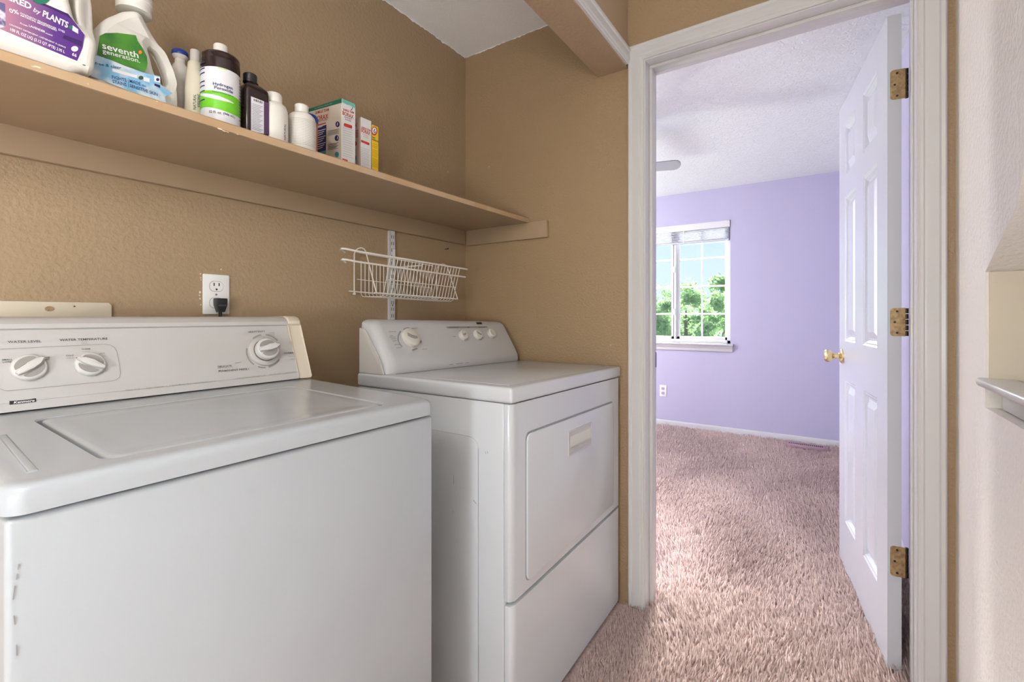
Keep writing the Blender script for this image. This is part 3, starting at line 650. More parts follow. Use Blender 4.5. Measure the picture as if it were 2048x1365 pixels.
# face panel: slightly proud plate with rounded right end
fu = Vector((1, 0, 0)); fv = fn.cross(fu); fv = fv if fv.z > 0 else -fv
def fpt(x, v, n=0): return Vector((0, cyb, czb))+fu*x+fv*v+fn*n
FVH = math.hypot(czt-czb, cyt-cyb)
g = G(); rb = [(CX0+EC+.001, .016), (CX1-EC-.002, .016), (CX1-EC+.004, .020), (CX1-EC+.004, .03), (CX1-EC-.003, .075), (CX1-EC-.012, .12), (CX1-EC-.016, FVH-.006), (CX0+EC+.001, FVH-.006)]
g.prism([fpt(x, v, .0001) for x, v in rb], fn*.0012); g.obj('control_panel', console_w, wa)
WPl = Plane(fpt(0, 0, .0014), fn)
t = Print()
for s_, a, b, hp in (("WATER LEVEL", (15.3, 686.9), (82.8, 685.3), 4.9), ("WATER TEMPERATURE", (119, 683), (215.3, 680), 4.6),
    ("SMALL", (3.4, 722), (25, 721), 3.2), ("LOAD", (5.5, 726.6), (24.2, 725.4), 3.2), ("LARGE", (80.5, 717.8), (99.7, 716.9), 3.2), ("LOAD", (82, 721.8), (99.2, 720.8), 3.2),
    ("WARM", (162.5, 700.5), (180.5, 699.7), 2.8), ("COLD", (132, 713.4), (147.7, 712.7), 2.9), ("HOT", (198.8, 709.5), (209.7, 708.8), 2.9),
    ("HEAVY DUTY", (497, 666.5), (530, 664.8), 3.4), ("NORMAL", (568.2, 708.9), (588.7, 707.5), 3.4), ("DELICATE", (435.7, 736.2), (463.3, 733.9), 4), ("PERMANENT PRESS I", (437.5, 745), (497.9, 740.3), 4)):
    t.text(WPl, s_, a, b, hp, .012)
for c_ in ((53.5, 716), (30, 724), (72, 719), (173, 709.5), (153, 716.5), (194, 714)): t.disc(WPl, c_, 1.3, 1.0)
t.obj('printed_lettering', ink, wa, 'dark grey control lettering')
t = Print()
for s_, a, b, hp in (("COLD", (165, 705), (180, 704.4), 2.5), ("COLD", (132.5, 718.1), (148, 717.3), 2.6), ("COLD", (198.4, 714.2), (212.2, 713.4), 2.6), ("WASH", (163, 685.8), (176, 685.3), 1.9), ("RINSE", (163, 688.9), (176, 688.4), 1.9),
    ("SUPER", (538.3, 667.3), (548.8, 666.8), 2), ("REGULAR", (534.5, 670.8), (549.4, 670), 2), ("SHORT", (540, 673.6), (550, 673), 2), ("REGULAR", (576.4, 714.6), (590.4, 713.7), 2), ("SHORT", (581.6, 720.2), (591.6, 719.5), 2), ("SHORT", (470.3, 727.8), (482.6, 726.9), 2.4),
    ("PUSH & TURN CLOCKWISE TO SET", (474.4, 758.3), (531.3, 752.6), 2.4), ("PULL TO START", (539.5, 751.2), (562.3, 748.8), 2.4), ("PUSH TO STOP", (571, 748), (592.2, 745.7), 2.4),
    ("Heavy Duty   -   Super Capacity   -   2 Speed Motor With 3 Speed Combinations", (250.8, 782.6), (430.4, 764), 3.2)):
    t.text(WPl, s_, a, b, hp, .006, .2 if 'Heavy D' in s_ else 0)
t.line(WPl, [(0, 699), (209, 689), (221, 691), (229, 696), (233.5, 704), (238, 726), (240.6, 747), (239, 755), (232, 760.5), (223, 762.5), (16, 782.5), (8, 781.5), (0, 778.5)], 1.0)
t.line(WPl, [(434, 737.6), (466, 735.2)], .6); t.line(WPl, [(566, 711), (592, 709)], .6)
t.obj('printed_fine_lettering', ink_l, wa, 'light grey fine print and outline')
t = Print(); t.poly(WPl, [(18.8, 802.8), (45, 801), (62, 799), (66, 797.8), (72, 797.2), (72, 804.2), (18.8, 810.2)]); t.obj('brand_plate', ink_b, wa, 'black slanted brand badge')
t = Print(); t.text(WPl, "Kenmore", (27, 808.2), (69, 803.6), 4.6, .02, .25, .0012); t.obj('brand_lettering', white_ink, wa)
def washer_knob(c, rpx, ang, big=False):
    p = WPl.hit(*c); r = rpx/FPX*(p-CAM).dot(FW)
    if big:
        g = G(); g.lathe([(r*1.0, 0), (r*.98, .004), (r*.90, .006)], p, fn, 36); g.obj('dial_skirt', console_w, wa)
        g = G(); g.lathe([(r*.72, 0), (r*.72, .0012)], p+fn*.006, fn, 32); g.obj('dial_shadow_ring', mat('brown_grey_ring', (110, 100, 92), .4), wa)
        r *= .70; p = p+fn*.007
        g = G(); g.lathe([(r*.96, 0), (r*.96, .010)], p, fn, 32); g.obj('dial_neck', knob_w, wa); p = p+fn*.009
    h = .016 if not big else .018
    g = G(); g.lathe([(r, 0), (r, .005), (r*.94, .0075), (r*.86, .0085), (r*.3, .0085)], p, fn, 36); kb = g.obj('knob', knob_w, wa)
    d = fu*math.cos(ang)+fv*math.sin(ang); s_ = fn.cross(d)
    g = G(); g.prism([p+fn*.008+d*u+s_*v for u, v in ((-r*.93, -r*.12), (-r*.5, -r*.24), (0, -r*.27), (r*.55, -r*.22), (r*.98, -r*.12), (r*.98, r*.12), (r*.55, r*.22), (0, r*.27), (-r*.5, r*.24), (-r*.93, r*.12))], fn*(h-.008), .0025, 3); g.obj('grip', knob_w, kb)
    for sg in (-1, 1):
        g = G(); pts = []
        for k in range(13):
            a = math.pi*k/12; pts.append(p+fn*.0086+d*(r*.72*math.cos(a))+s_*sg*(r*.30+r*.46*math.sin(a)))
        g.prism(pts, fn*.0006); g.obj('finger_recess', knob_g, kb)
washer_knob((57.5, 736.5), 27, math.radians(38)); washer_knob((180, 730), 24, math.radians(150)); washer_knob((528, 703), 31, math.radians(12), True)
t = Print(); c_ = (528, 703)
for a0, a1 in ((100, 130), (170, 235), (-75, -30), (40, 88), (250, 275)):
    t.line(WPl, [(c_[0]+35*math.cos(math.radians(a))*1.0, c_[1]-33*math.sin(math.radians(a))) for a in range(a0, a1+1, 5)], 3.0)
t.obj('dial_marks', ink_l, wa)
# scuffs on cabinet front
cp = Plane((0, WYF+.0036, 0), (0, -1, 0)); t = Print()
for pts in ([(38, 1128), (36, 1140)], [(35, 1148), (33, 1160)], [(30, 1172), (26, 1200)], [(28, 1232), (30, 1250)], [(33, 1290), (34, 1312)]): t.line(cp, pts, 2.2, .0004)
t.obj('scuff_mark', scuff, wa)

# ================================================================== DRYER (local frame turned 1 degree)
DO = Vector((-.764, -.778, 0)); TH = math.radians(1.0); DXv = Vector((math.cos(TH), math.sin(TH), 0)); DYv = Vector((-math.sin(TH), math.cos(TH), 0))
DWd, DDp = .748, .565
def DL(x, y, z): return DO+DXv*x+DYv*y+UP*z
TL = -.014/DWd      # the dryer leans a little toward the corner
def dx(c): return DL(c.x, c.y, c.z+TL*c.x*min(1, max(0, (c.z-.05)/.8)))
dr = thing('clothes_dryer', 'white front loading dryer with a sloped console beside the doorway', 'clothes dryer', DL(DWd/2, DDp/2, .012))
LS = .878
def dobj(g, name, m, parent=dr, **k): g.xf(dx); return g.obj(name, m, parent, **k)
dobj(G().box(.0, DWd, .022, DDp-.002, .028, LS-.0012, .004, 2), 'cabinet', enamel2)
for x in (.05, DWd-.05):
    for y in (.08, DDp-.06): G().lathe([(.02, 0), (.02, .01), (.008, .014), (.008, .03)], DL(x, y, 0), UP, 12).obj('leg', black_pl, dr)
# front panel with door opening
def frontslab(x0, x1, z0, z1, r=.02):
    prof = [(x0, .021), (x0, r*.6)]
    for k in range(1, 6): a = math.pi/2*k/6; prof.append((x0+r*(1-math.cos(a)), r*.6*(1-math.sin(a))))
    prof += [(x0+r, 0), (x1-r, 0)]
    for k in range(1, 6): a = math.pi/2*k/6; prof.append((x1-r*(1-math.sin(a)), r*.6*(1-math.cos(a))))
    prof += [(x1, r*.6), (x1, .021)]
    g = G(); g.prism([(x, y, z0) for x, y in prof], (0, 0, z1-z0), .003, 2); return g
ZS1, ZS2 = .392, .381
dobj(frontslab(0, DWd, ZS1, LS-.002), 'front_panel', enamel2)
dobj(frontslab(0.003, DWd-.001, .03, ZS2), 'lower_panel', enamel2)
# door
pf = Plane(DL(0, 0, 0), -DYv)
def loc(p): q = p-DO; return q.dot(DXv), q.dot(DYv), q.z
dl = [loc(pf.hit(*p)) for p in ((1052, 868), (1224, 806), (1226, 1013), (1052, 1156))]
print('dryer door', dl, 'handle', [loc(pf.hit(*p)) for p in ((1134, 868), (1178, 851), (1178, 890), (1134, 908))])
ddx0, ddx1 = (dl[0][0]+dl[3][0])/2, (dl[1][0]+dl[2][0])/2; ddz0, ddz1 = .455, .825
hx0, hx1, hz0, hz1 = .462, .580, .703, .768
ddz1 = (dl[0][2]+dl[1][2])/2-TL*.35; ddz0 = (dl[2][2]+dl[3][2])/2-TL*.2
hh = [loc(pf.hit(*p)) for p in ((1134, 866), (1178, 851), (1178, 889), (1134, 907))]
hx0, hx1 = hh[0][0], hh[1][0]; hz1 = (hh[0][2]+hh[1][2])/2-TL*.45; hz0 = (hh[2][2]+hh[3][2])/2-TL*.4
g = G(); g.prism([(x, -.0006, z) for x, z in rrect(ddx0-.003, ddx1+.003, ddz0-.003, ddz1+.005, .018, 6)], (0, .001, 0)); dobj(g, 'door_gap', mat('shadow_gap', (150, 152, 156), .6))
g = G(); rr = rrect(ddx0, ddx1, ddz0, ddz1, .016, 6)
g.prism([(x, .0, z) for x, z in rr], (0, -.006, 0), .003, 3); dd = dobj(g, 'door', enamel2)
g = G(); ob = [(hx0, hz0), (hx1, hz0), (hx1, hz1), (hx0, hz1)]; prev = None
for ins, y in ((-.006, -.0062), (-.005, -.0085), (-.001, -.0085), (0, -.0078), (.001, -.0068)):
    rg = [g.bm.verts.new((x+(ins if x == hx0 else -ins), y, z+(ins if z == hz0 else -ins))) for x, z in ob]
    if prev:
        for k in range(4): g.bm.faces.new((prev[k], prev[(k+1) % 4], rg[(k+1) % 4], rg[k]))
    prev = rg
g.bm.faces.new(prev); dobj(g, 'handle_bezel', cream_pl if False else console_d, dd)
g = G(); g.box(hx0+.008, hx1-.006, -.0074, -.0066, hz0+.008, hz1-.012, 0); dobj(g, 'handle_recess', mat('recess_grey', (214, 213, 206), .5), dd)
g = G(); g.prism([(hx0+.008, -.0072, hz0+.004), (hx1-.006, -.0072, hz0+.004), (hx1-.006, -.0110, hz0+.012), (hx0+.008, -.0110, hz0+.012)], (0, 0, .004)); dobj(g, 'handle_lip', console_d, dd)
# side embossing
ps = Plane(DL(0, 0, 0), -DXv); e = [loc(ps.hit(*p)) for p in ((957, 880), (882, 860), (955, 1300))]
g = G(); g.prism([(0, y, z) for y, z in rrect(e[0][1], .44, .09, e[0][2]+.005, .03, 6)], (-.0022, 0, 0), .002, 2); dobj(g, 'side_embossing', enamel2)
sp_ = Plane(DL(-.0005, 0, 0), -DXv); t = Print()
for pts in ([(972, 903), (973, 908)], [(976, 902), (977, 907)], [(909, 950), (909, 968)], [(907, 1022), (908, 1025)], [(948, 1000), (954, 1008)], [(958, 1290), (958, 1345)]): t.line(sp_, pts, 1.2, .003)
t.obj('scuff_mark', scuff, dr)
# top
g = G(); g.box(-.004, DWd+.001, -.004, DDp, LS, .9175, .008, 4); dobj(g, 'top_cover', enamel2)
g = G(); q0, q1 = .012, .446; g.prism([(.035, .03, .9174), (DWd-.03, .03, .9174), (DWd-.03, .43, .9174), (.035, .43, .9174)], (0, 0, .0012), .001, 2); dobj(g, 'top_inset', enamel2)
# console
kp = [(.440, .9180), (.438, .930), (.441, .948), (.450, .966), (.507, 1.060), (.515, 1.070), (.527, 1.0785), (.540, 1.082), (DDp-.004, 1.083), (DDp-.002, .918)]
def cons(x0, x1, ins=0.0):
    g = G(); cy = .53; cz = .97
    N = 10; R = .035; rings = []
    xs = [(x0, .0)] + []
    for k in range(N+1):
        a = math.pi/2*k/N; xs.append((x0+R*(1-math.cos(a)), math.sin(a)))
    xs = xs[1:]; xs2 = [(x1-(x-x0)*.45, f) for x, f in xs[::-1]]
    for x, f in xs+xs2:
        rg = []
        for y, z in kp:
            sh = (1-f)*.022
            yy = min(y+sh, DDp-.002) if y < .56 else y; zz = z-sh*.7 if z > .95 else z
            rg.append(g.bm.verts.new((x, yy, max(zz, .918))))
        rings.append(rg)
    n = len(kp)
    for i in range(len(rings)-1):
        for k in range(n): g.bm.faces.new((rings[i][k], rings[i][(k+1) % n], rings[i+1][(k+1) % n], rings[i+1][k]))
    g.bm.faces.new(rings[0]); g.bm.faces.new(rings[-1]); return g
dobj(cons(.012, DWd-.013), 'console_body', console_d, smooth=50)
g = G(); sprof = [(.456, .918), (.468, .948), (.480, .970), (.535, 1.042), (.545, 1.052), (DDp-.002, 1.056), (DDp-.002, .918)]
g.prism([(.004, y, z) for y, z in sprof], (.010, 0, 0), .001); dobj(g, 'console_side', mat('console_side_grey', (196, 190, 182), .5))
g = G(); g.tube([(.006, y-.002, z) for y, z in sprof[:5]], .002, 8); dobj(g, 'side_bead', console_d)
g = G(); g.box(.04, DWd-.02, .436, .45, .9165, .9178); dobj(g, 'console_gap', dark_gap)
P1 = DL(0, .450, .966+TL*.35); P2 = DL(0, .507, 1.060+TL*.35); vv = (P2-P1).normalized(); kn_ = vv.cross(DXv)
kn_ = kn_ if kn_.y < 0 else -kn_
DXt = (DXv+UP*TL).normalized(); kn_ = DXt.cross(vv).normalized(); kn_ = kn_ if kn_.y < 0 else -kn_
Z8 = lambda x, y: (720+x/6.606, 630+y/6.606)
KP = Plane(DL(.35, .450, .966+TL*.35)+kn_*.0006, kn_)
def dryer_knob(c, rpx, ang, slot=.62):
    p = KP.hit(*c); r = rpx/FPX*(p-CAM).dot(FW)
    g = G(); p = p+kn_*.002
    g = G(); g.lathe([(r, -.003), (r, .006), (r*.95, .010), (r*.85, .012), (r*.2, .012)], p, kn_, 32); kb = g.obj('knob', mat('knob_ivory', (208, 204, 194), .38), dr)
    d = DXt*math.cos(ang)+vv*math.sin(ang); s_ = kn_.cross(d)
    if slot:
        pts = [(-slot, -.12), (-slot*.3, -.22), (slot*.4, -.2), (slot, -.05), (slot*.95, .2), (0, .16), (-slot*.95, .22)]
        g = G(); g.prism([p+kn_*.0121+d*(u*r)+s_*(v*r) for u, v in pts], kn_*.0006); g.obj('grip_slot', knob_g, kb)
    return kb
dryer_knob(Z8(660, 312), 20.5, math.radians(-20)); dryer_knob(Z8(1352, 280), 10.5, math.radians(20), .5); dryer_knob(Z8(1545, 270), 10.5, math.radians(-35), .62)
sb = dryer_knob(Z8(1725, 255), 9.5, 0, 0); p = KP.hit(*Z8(1738, 240))
g = G(); g.prism([p+kn_*.0121+DXt*u+vv*v for u, v in rrect(-.0055, .0055, -.006, .006, .002)], kn_*.0006); g.obj('start_symbol', ink, sb)
g = G(); g.prism([p+kn_*.0125+DXt*u+vv*v for u, v in rrect(-.0042, .0042, -.0046, .0046, .0015)], kn_*.0006); g.obj('start_symbol_face', knob_w, sb)
t = Print(); t.poly(KP, [Z8(1135, 156), Z8(1675, 152), Z8(1692, 172), Z8(1152, 182)])
c_ = Z8(660, 312)
for a0, a1, rr_ in ((140, 235, 24), (95, 125, 23), (-80, -55, 26), (-25, -8, 23)): t.line(KP, [(c_[0]+rr_*math.cos(math.radians(a)), c_[1]-rr_*.92*math.sin(math.radians(a))) for a in range(a0, a1+1, 6)], 3.2)
for a, b in (((378, 229), (475, 226)), ((425, 352), (485, 348)), ((455, 400), (535, 396)), ((480, 443), (540, 439)), ((680, 186), (760, 181)), ((820, 462), (885, 457)), ((1220, 292), (1265, 290)), ((1308, 215), (1355, 212)), ((1178, 664), (1225, 660)), ((1272, 656), (1355, 645)), ((1392, 641), (1440, 635)), ((390, 282), (440, 280)), ((385, 303), (470, 298)), ((408, 324), (476, 320))):
    t.bar(KP if a[1] < 500 else KP, Z8(*a), Z8(*b), 1.1)
t.obj('printed_marks', ink_l, dr, 'light grey dial scales and fine print')
t = Print(); t.poly(KP, [Z8(1528, 100), Z8(1602, 98), Z8(1618, 125), Z8(1546, 127)], .0004); t.obj('brand_badge', ink_b, dr, 'small black brand badge')
t = Print()
for a, b in ((1172, 1308), (1415, 1450), (1565, 1655)): t.bar(KP, Z8(a, 171), Z8(b, 169), 1.0, .0009)
t.obj('printed_band_marks', ink, dr)

# ================================================================== THINGS ON THE SHELF
def shz(x): return SZ+ST+sag(x)+.0005
def circ(px0, px1, yc):
    pm = (px0+px1)/2; d = ray(pm, HY); tt = (yc-CAM.y)/d.y; c = CAM+d*tt; u = (pm-HX)/FPX
    return Vector((c.x, yc, 0)), (px1-px0)/2*tt/(FPX*math.sqrt(1+u*u)), tt
def zat(py, tt): return CAM.z+(HY-py)/FPX*tt
def curve_solid(outer, holes, depth, bev):
    cu = bpy.data.curves.new('c', 'CURVE'); cu.dimensions = '2D'; cu.fill_mode = 'BOTH'; cu.extrude = depth/2-bev; cu.bevel_depth = bev; cu.bevel_resolution = 4; cu.resolution_u = 4; cu.offset = -bev
    for pts in [outer]+holes:
        s_ = cu.splines.new('BEZIER'); s_.bezier_points.add(len(pts)-1); s_.use_cyclic_u = True
        for bp_, p in zip(s_.bezier_points, pts): bp_.co = (p[0], p[1], 0); bp_.handle_left_type = bp_.handle_right_type = 'AUTO'
    o = bpy.data.objects.new('c', cu); col.objects.link(o); dg = bpy.context.evaluated_depsgraph_get(); me = bpy.data.meshes.new_from_object(o.evaluated_get(dg))
    bpy.data.objects.remove(o); bpy.data.curves.remove(cu); return me
def jug(name, label, outline, holes, yf, depth, bev, thin_x, thin_to, base_w):
    """outline, holes given as pixels on the front plane y=yf"""
    P = [ony(*p, yf) for p in outline]; H = [[ony(*p, yf) for p in h] for h in holes]
    return P, H
# --- jug with green label
YF2 = -.262; D2 = .088
out_px = [(236, 22), (262, 14), (290, 20), (302, 36), (322, 66), (342, 98), (358, 132), (366, 170), (368, 206)]
P = [ony(*p, YF2) for p in out_px]
zb = shz(-1.35); xr = P[-1].x; xl = ony(184, 190, YF2).x
left_px = [(185, 150), (186, 110), (189, 78), (198, 50), (214, 33)]
pts = [(p.x, p.z) for p in P]+[(xr-.001, zb+.012), (xr-.012, zb), (xl+.012, zb), (xl, zb+.012)]+[(ony(*p, YF2).x, ony(*p, YF2).z) for p in left_px]
hole = [(p.x, p.z) for p in [ony(*q, YF2) for q in ((309, 84), (324, 92), (337, 116), (346, 142), (349, 160), (343, 165), (332, 158), (321, 140), (312, 114))]]
j2 = thing('detergent_jug', 'white handled detergent jug with a green leaf label and light blue base band', 'bottle', ((xl+xr)/2, YF2+D2/2, zb))
me = curve_solid(pts, [hole], D2, .014); g = G().mesh(me); hxm = hole[0][0]
def shp(c):
    x, z, d = c.x, c.y, c.z
    f = 1-.62*max(0, min(1, (x-(hxm-.022))/.03))*max(0, min(1, (z-1.53)/.02))
    f *= 1-.35*max(0, min(1, (z-1.62)/.07))
    return Vector((x, YF2+D2/2-d*f, z))
g.xf(shp); g.obj('jug_body', jug_w, j2, smooth=60)
nc = ony(268, 12, YF2+D2/2); g = G(); nr = .030
g.lathe([(nr*1.0, -.012), (nr, .006), (nr*1.06, .008), (nr*1.06, .022), (nr*.9, .026)], (nc.x, YF2+D2/2, nc.z-.004), UP, 32); g.obj('neck_ring', jug_w, j2)
g = G(); g.lathe([(nr*.82, 0), (nr*.82, .045), (nr*.7, .05)], (nc.x, YF2+D2/2, nc.z+.022), UP, 28); g.obj('cap', clear_cap, j2)
PJ2 = Plane((0, YF2, 0), (0, -1, 0))
t = Print(); t.poly(PJ2, [(191, 111), (218, 119), (250, 132), (289, 146), (320, 153), (321, 172), (335, 180), (345, 187), (330, 193), (332, 206), (300, 198), (181, 152), (183, 135)], .0004); t.obj('base_label', sky_l, j2, 'light blue cloud label band')
t = Print(); t.poly(PJ2, [(199, 72), (210, 66.5), (234, 66), (255, 68.5), (271.6, 71), (275, 82), (286, 98), (293.4, 113), (295, 127), (293, 137), (289.4, 144.4), (250.6, 132), (218, 119), (193.4, 110), (196.6, 90)], .0008); t.obj('leaf_label', dk_green, j2, 'green leaf shaped label')
t = Print(); t.text(PJ2, "seventh", (204.5, 97), (277, 117), 13, .012, 0, .0014); t.text(PJ2, "generation.", (204.5, 106), (280, 126.5), 9, .008, 0, .0014); t.obj('label_lettering', white_ink, j2)
t = Print(); t.disc(PJ2, (280, 105), 3.6, 3.8, .0014); t.obj('label_dot', orange_i, j2)
t = Print(); t.text(PJ2, "free & clear", (190, 129.5), (243, 139), 6, .008, .25, .001)
for s_, a, b, hp in (("FIGHTS", (224, 157.5), (253, 164), 6.5), ("STAINS", (225, 166), (253, 173), 6.5), ("MADE", (259, 165), (281, 171.5), 6.5), ("SENSITIVE SKIN", (259, 174), (315, 192.5), 6.5)): t.text(PJ2, s_, a, b, hp, .015, 0, .001)
t.text(PJ2, "for", (284, 172.5), (293, 175), 4, .005, .25, .001); t.line(PJ2, [(256.5, 156), (256.5, 176)], .6, .001)
t.obj('label_blue_lettering', mat('deep_blue_ink', (24, 72, 132), .5), j2)
t = Print(); t.poly(PJ2, [(224.5, 137), (274, 151), (274, 157), (224.5, 143)], .0007); t.poly(PJ2, [(308, 152), (320, 155), (320, 166), (308, 163)], .0007); t.poly(PJ2, [(287, 154), (299, 157), (299, 165), (287, 162)], .0007); t.obj('label_white_boxes', white_ink, j2)
t = Print(); t.disc(PJ2, (281.5, 156), 5, 4, .001); t.obj('label_badge', mat('badge_dark', (70, 84, 62), .5), j2)
t = Print(); t.disc(PJ2, (315, 159.5), 3.2, 3.2, .0011); t.poly(PJ2, [(308.5, 167), (320, 171), (320, 176.5), (308.5, 171.5)], .001); t.obj('label_round_mark', navy, j2)
# --- jug with purple label
YF1 = -.315; D1 = .10
rp_ = [ony(*p, YF1) for p in ((193, -18), (197, 20), (198, 70), (194, 112), (181, 148))]
zb = shz(-1.55); xR = rp_[-1].x; xL = -1.668
pts = [(p.x, p.z) for p in rp_]+[(xR-.008, zb+.022), (xR-.035, zb), (xL+.03, zb), (xL, zb+.03), (xL-.002, 1.62), (xL+.02, 1.70), (xL+.07, 1.75), (xL+.13, 1.752), (rp_[0].x-.045, 1.745), (rp_[0].x-.012, 1.72)]
hp_ = [ony(*p, YF1) for p in ((160, 30), (163, 41), (155, 34), (147, 14), (140, -8))]
hole = [(p.x, p.z) for p in hp_]+[(hp_[-1].x-.006, 1.70), (hp_[-1].x-.002, 1.716), (rp_[0].x-.028, 1.716), (rp_[0].x-.023, 1.69), (ony(157, 2, YF1).x, ony(157, 2, YF1).z)]
j1 = thing('detergent_jug', 'white handled detergent jug with a purple label at the shelf end', 'bottle', ((xL+xR)/2, YF1+D1/2, zb))
hx1_ = hole[3][0]; me = curve_solid(pts, [hole], D1, .013); g = G().mesh(me)
def shp(c):
    x, z, d = c.x, c.y, c.z
    f = 1-.6*max(0, min(1, (x-(hx1_-.004))/.03))*max(0, min(1, (z-1.59)/.03)); f *= 1-.3*max(0, min(1, (z-1.68)/.06))
    return Vector((x, YF1+D1/2-d*f, z))
g.xf(shp); g.obj('jug_body', jug_w, j1, smooth=60)
g = G(); g.lathe([(.032, 0), (.032, .02), (.028, .022)], (xL+.10, YF1+D1/2, 1.748), UP, 28); g.obj('neck_ring', jug_w, j1)
g = G(); g.lathe([(.029, 0), (.029, .045), (.024, .05)], (xL+.10, YF1+D1/2, 1.77), UP, 28); g.obj('cap', mat('purple_cap', (96, 60, 140), .4), j1)
PJ1 = Plane((0, YF1, 0), (0, -1, 0))
lbl = [PJ1.hit(*p) for p in ((48, -8), (68, 0), (95, 10), (136, 28), (169, 70), (165, 96), (154, 122), (100, 100), (50, 79), (0, 58))]
lz = lbl[-1].z; Lp = [(p.x, p.z) for p in lbl]+[(-1.60, lz-.012), (-1.655, lz-.012), (-1.655, lbl[0].z+.01), (lbl[0].x-.06, lbl[0].z+.02)]
g = G(); g.prism([(x, YF1-.0006, z) for x, z in Lp], (0, .0005, 0)); lo_ = g.obj('front_label', purple_l, j1, smooth=0, label='purple and pink printed label')
t = Print(); t.text(PJ1, "POWERED", (-36, -23), (62, 19.6), 13.5, .03, 0, .001); t.text(PJ1, "by", (66, 23), (81, 29.5), 9, .01, .2, .001); t.text(PJ1, "PLANTS", (84.4, 32.2), (135, 56.5), 13, .03, 0, .001)
for s_, a, b, hp in (("0%", (19, 25), (38, 29.5), 8), ("SYNTHETIC FRAGRANCES", (40, 28), (112, 59), 3.4), ("ARTIFICIAL BRIGHTENERS", (40, 32), (113, 63), 3.4), ("DYES", (116.5, 61), (129, 66.5), 4), ("Fresh", (40, 48), (55, 54), 3), ("LAVENDER", (57.5, 53.5), (90, 66.5), 4.6), ("scent", (91, 67.5), (105, 73), 3),
    ("LAUNDRY DETERGENT | DÉTERGENT À LESSIVE", (19, 50), (131, 97), 3), ("100 FL OZ LIQ (3.12 QT /PTE) 2.95 L", (20, 61.5), (129, 107), 6.2), ("66", (143.5, 111), (152.5, 115), 7)):
    t.text(PJ1, s_, a, b, hp, .018, 0, .001)
t.disc(PJ1, (149, 98), 7, 5.5, .001); t.poly(PJ1, [(145, 51), (156, 59), (156, 68), (144, 61)], .001)
t.obj('label_lettering', white_ink, j1)
t = Print(); t.disc(PJ1, (82, -12), 21, 21, .0012); t.disc(PJ1, (141, 55), 4, 4, .0014); t.obj('leaf_mark', dgreen, j1)
t = Print(); t.poly(PJ1, [(68, 0), (95, 10), (136, 28), (146, 41), (134, 33), (95, 15), (66, 3)], .0009); t.poly(PJ1, [(128, 70), (164, 83), (163, 94), (124, 76)], .0009); t.obj('label_dark_band', mat('deep_violet_print', (52, 22, 92), .5), j1)
t = Print(); t.poly(PJ1, [(-20, -4), (10, 8), (11, 54), (0, 56), (-20, 48)], .0008); t.obj('label_flower_photo', mat('dusk_print', (96, 84, 130), .5, vary=(70, (226, 218, 232), .45, .6)), j1)
# --- bottle helper
def bottle(name, label, px0, px1, yc, parts, sx=1, sy=1, group=None, n=36):
    c, r, tt = circ(px0, px1, yc); zb = shz(c.x); o = thing(name, label, 'bottle', (c.x, yc, zb), group)
    for pn, m, prof in parts:
        g = G(); pr = [(f*r, (zb if py is None else zat(py, tt)) - 0) for f, py in prof]
        g.lathe(pr, (c.x, yc, 0), UP, n, sx, sy); g.obj(pn, m, o, smooth=40)
    return o, c, r, tt, zb
B_, r_ = None, None
# white bottle with blue cap behind the jug handle
bottle('spray_bottle', 'white bottle with a bright blue cap behind the jug handle', 334, 386, -.14, [('bottle_body', bottle_w, [(.86, None), (.9, 200), (.9, 160), (.84, 146), (.55, 132), (.42, 128), (.42, 116)]), ('cap', blue_cap, [(.66, 113), (.68, 112), (.68, 106), (.6, 103)]), ('collar', bottle_w, [(.45, 120), (.6, 116), (.64, 113)])])
# tall tan bottle
ob, c, r, tt, zb = bottle('lotion_bottle', 'pale tan bottle with a frosted cap between the jug and the large brown bottle', 369, 412, -.232, [('bottle_body', pale_tan, [(.95, None), (1, 215), (1, 190), (.93, 165), (.80, 145), (.70, 128), (.60, 126)]), ('cap', clear_cap, [(.50, 127), (.50, 104), (.46, 102)])])
def cyl_text(t, c, r, tt, txt, pxc, py, wpx, hpx, bold=.01, vertical=False, lift=.0006, sx=1):
    """text wrapped on a standing cylinder; pxc, py = pixel of its centre"""
    vs, fs, wd = text_mesh(txt, bold); k = tt/FPX
    d = ray(pxc, py); d2 = Vector((d.x, d.y)); o2 = Vector((CAM.x-c.x, CAM.y-c.y)); A = d2.dot(d2); Bq = 2*o2.dot(d2); Cq = o2.dot(o2)-r*r; disc = max(Bq*Bq-4*A*Cq, 0)
    s_ = (-Bq-math.sqrt(disc))/(2*A); hit = CAM+d*s_; a0 = math.atan2(hit.y-c.y, hit.x-c.x); W, H = wpx*k, hpx*k
    out = []
    for v in vs:
        u = (v[0]/wd-.5)*W; w_ = (v[1]/.73-.5)*H
        if vertical: u, w_ = -w_, u
        a = a0+u/r; out.append((c.x+(r+lift)*math.cos(a), c.y+(r+lift)*math.sin(a), hit.z+w_))
    t.add(out, fs)
def cyl_patch(c, r, z0, z1, a0, a1, n=24, zf=None):
    g = G(); A = []; B = []
    for k in range(n+1):
        a = math.radians(a0+(a1-a0)*k/n); za, zb_ = (z0, z1) if zf is None else zf(k/n)
        A.append(g.bm.verts.new((c.x+r*math.cos(a), c.y+r*math.sin(a), za))); B.append(g.bm.verts.new((c.x+r*math.cos(a), c.y+r*math.sin(a), zb_)))
    for k in range(n): g.bm.faces.new((A[k], A[k+1], B[k+1], B[k]))
    return g
t = Print(); cyl_text(t, c, r, tt, "NATURAL", 389, 204, 30, 5, .01, True); cyl_text(t, c, r, tt, "VISIONS", 397, 202, 26, 5, .01, True); t.obj('label_lettering', ink_b, ob)
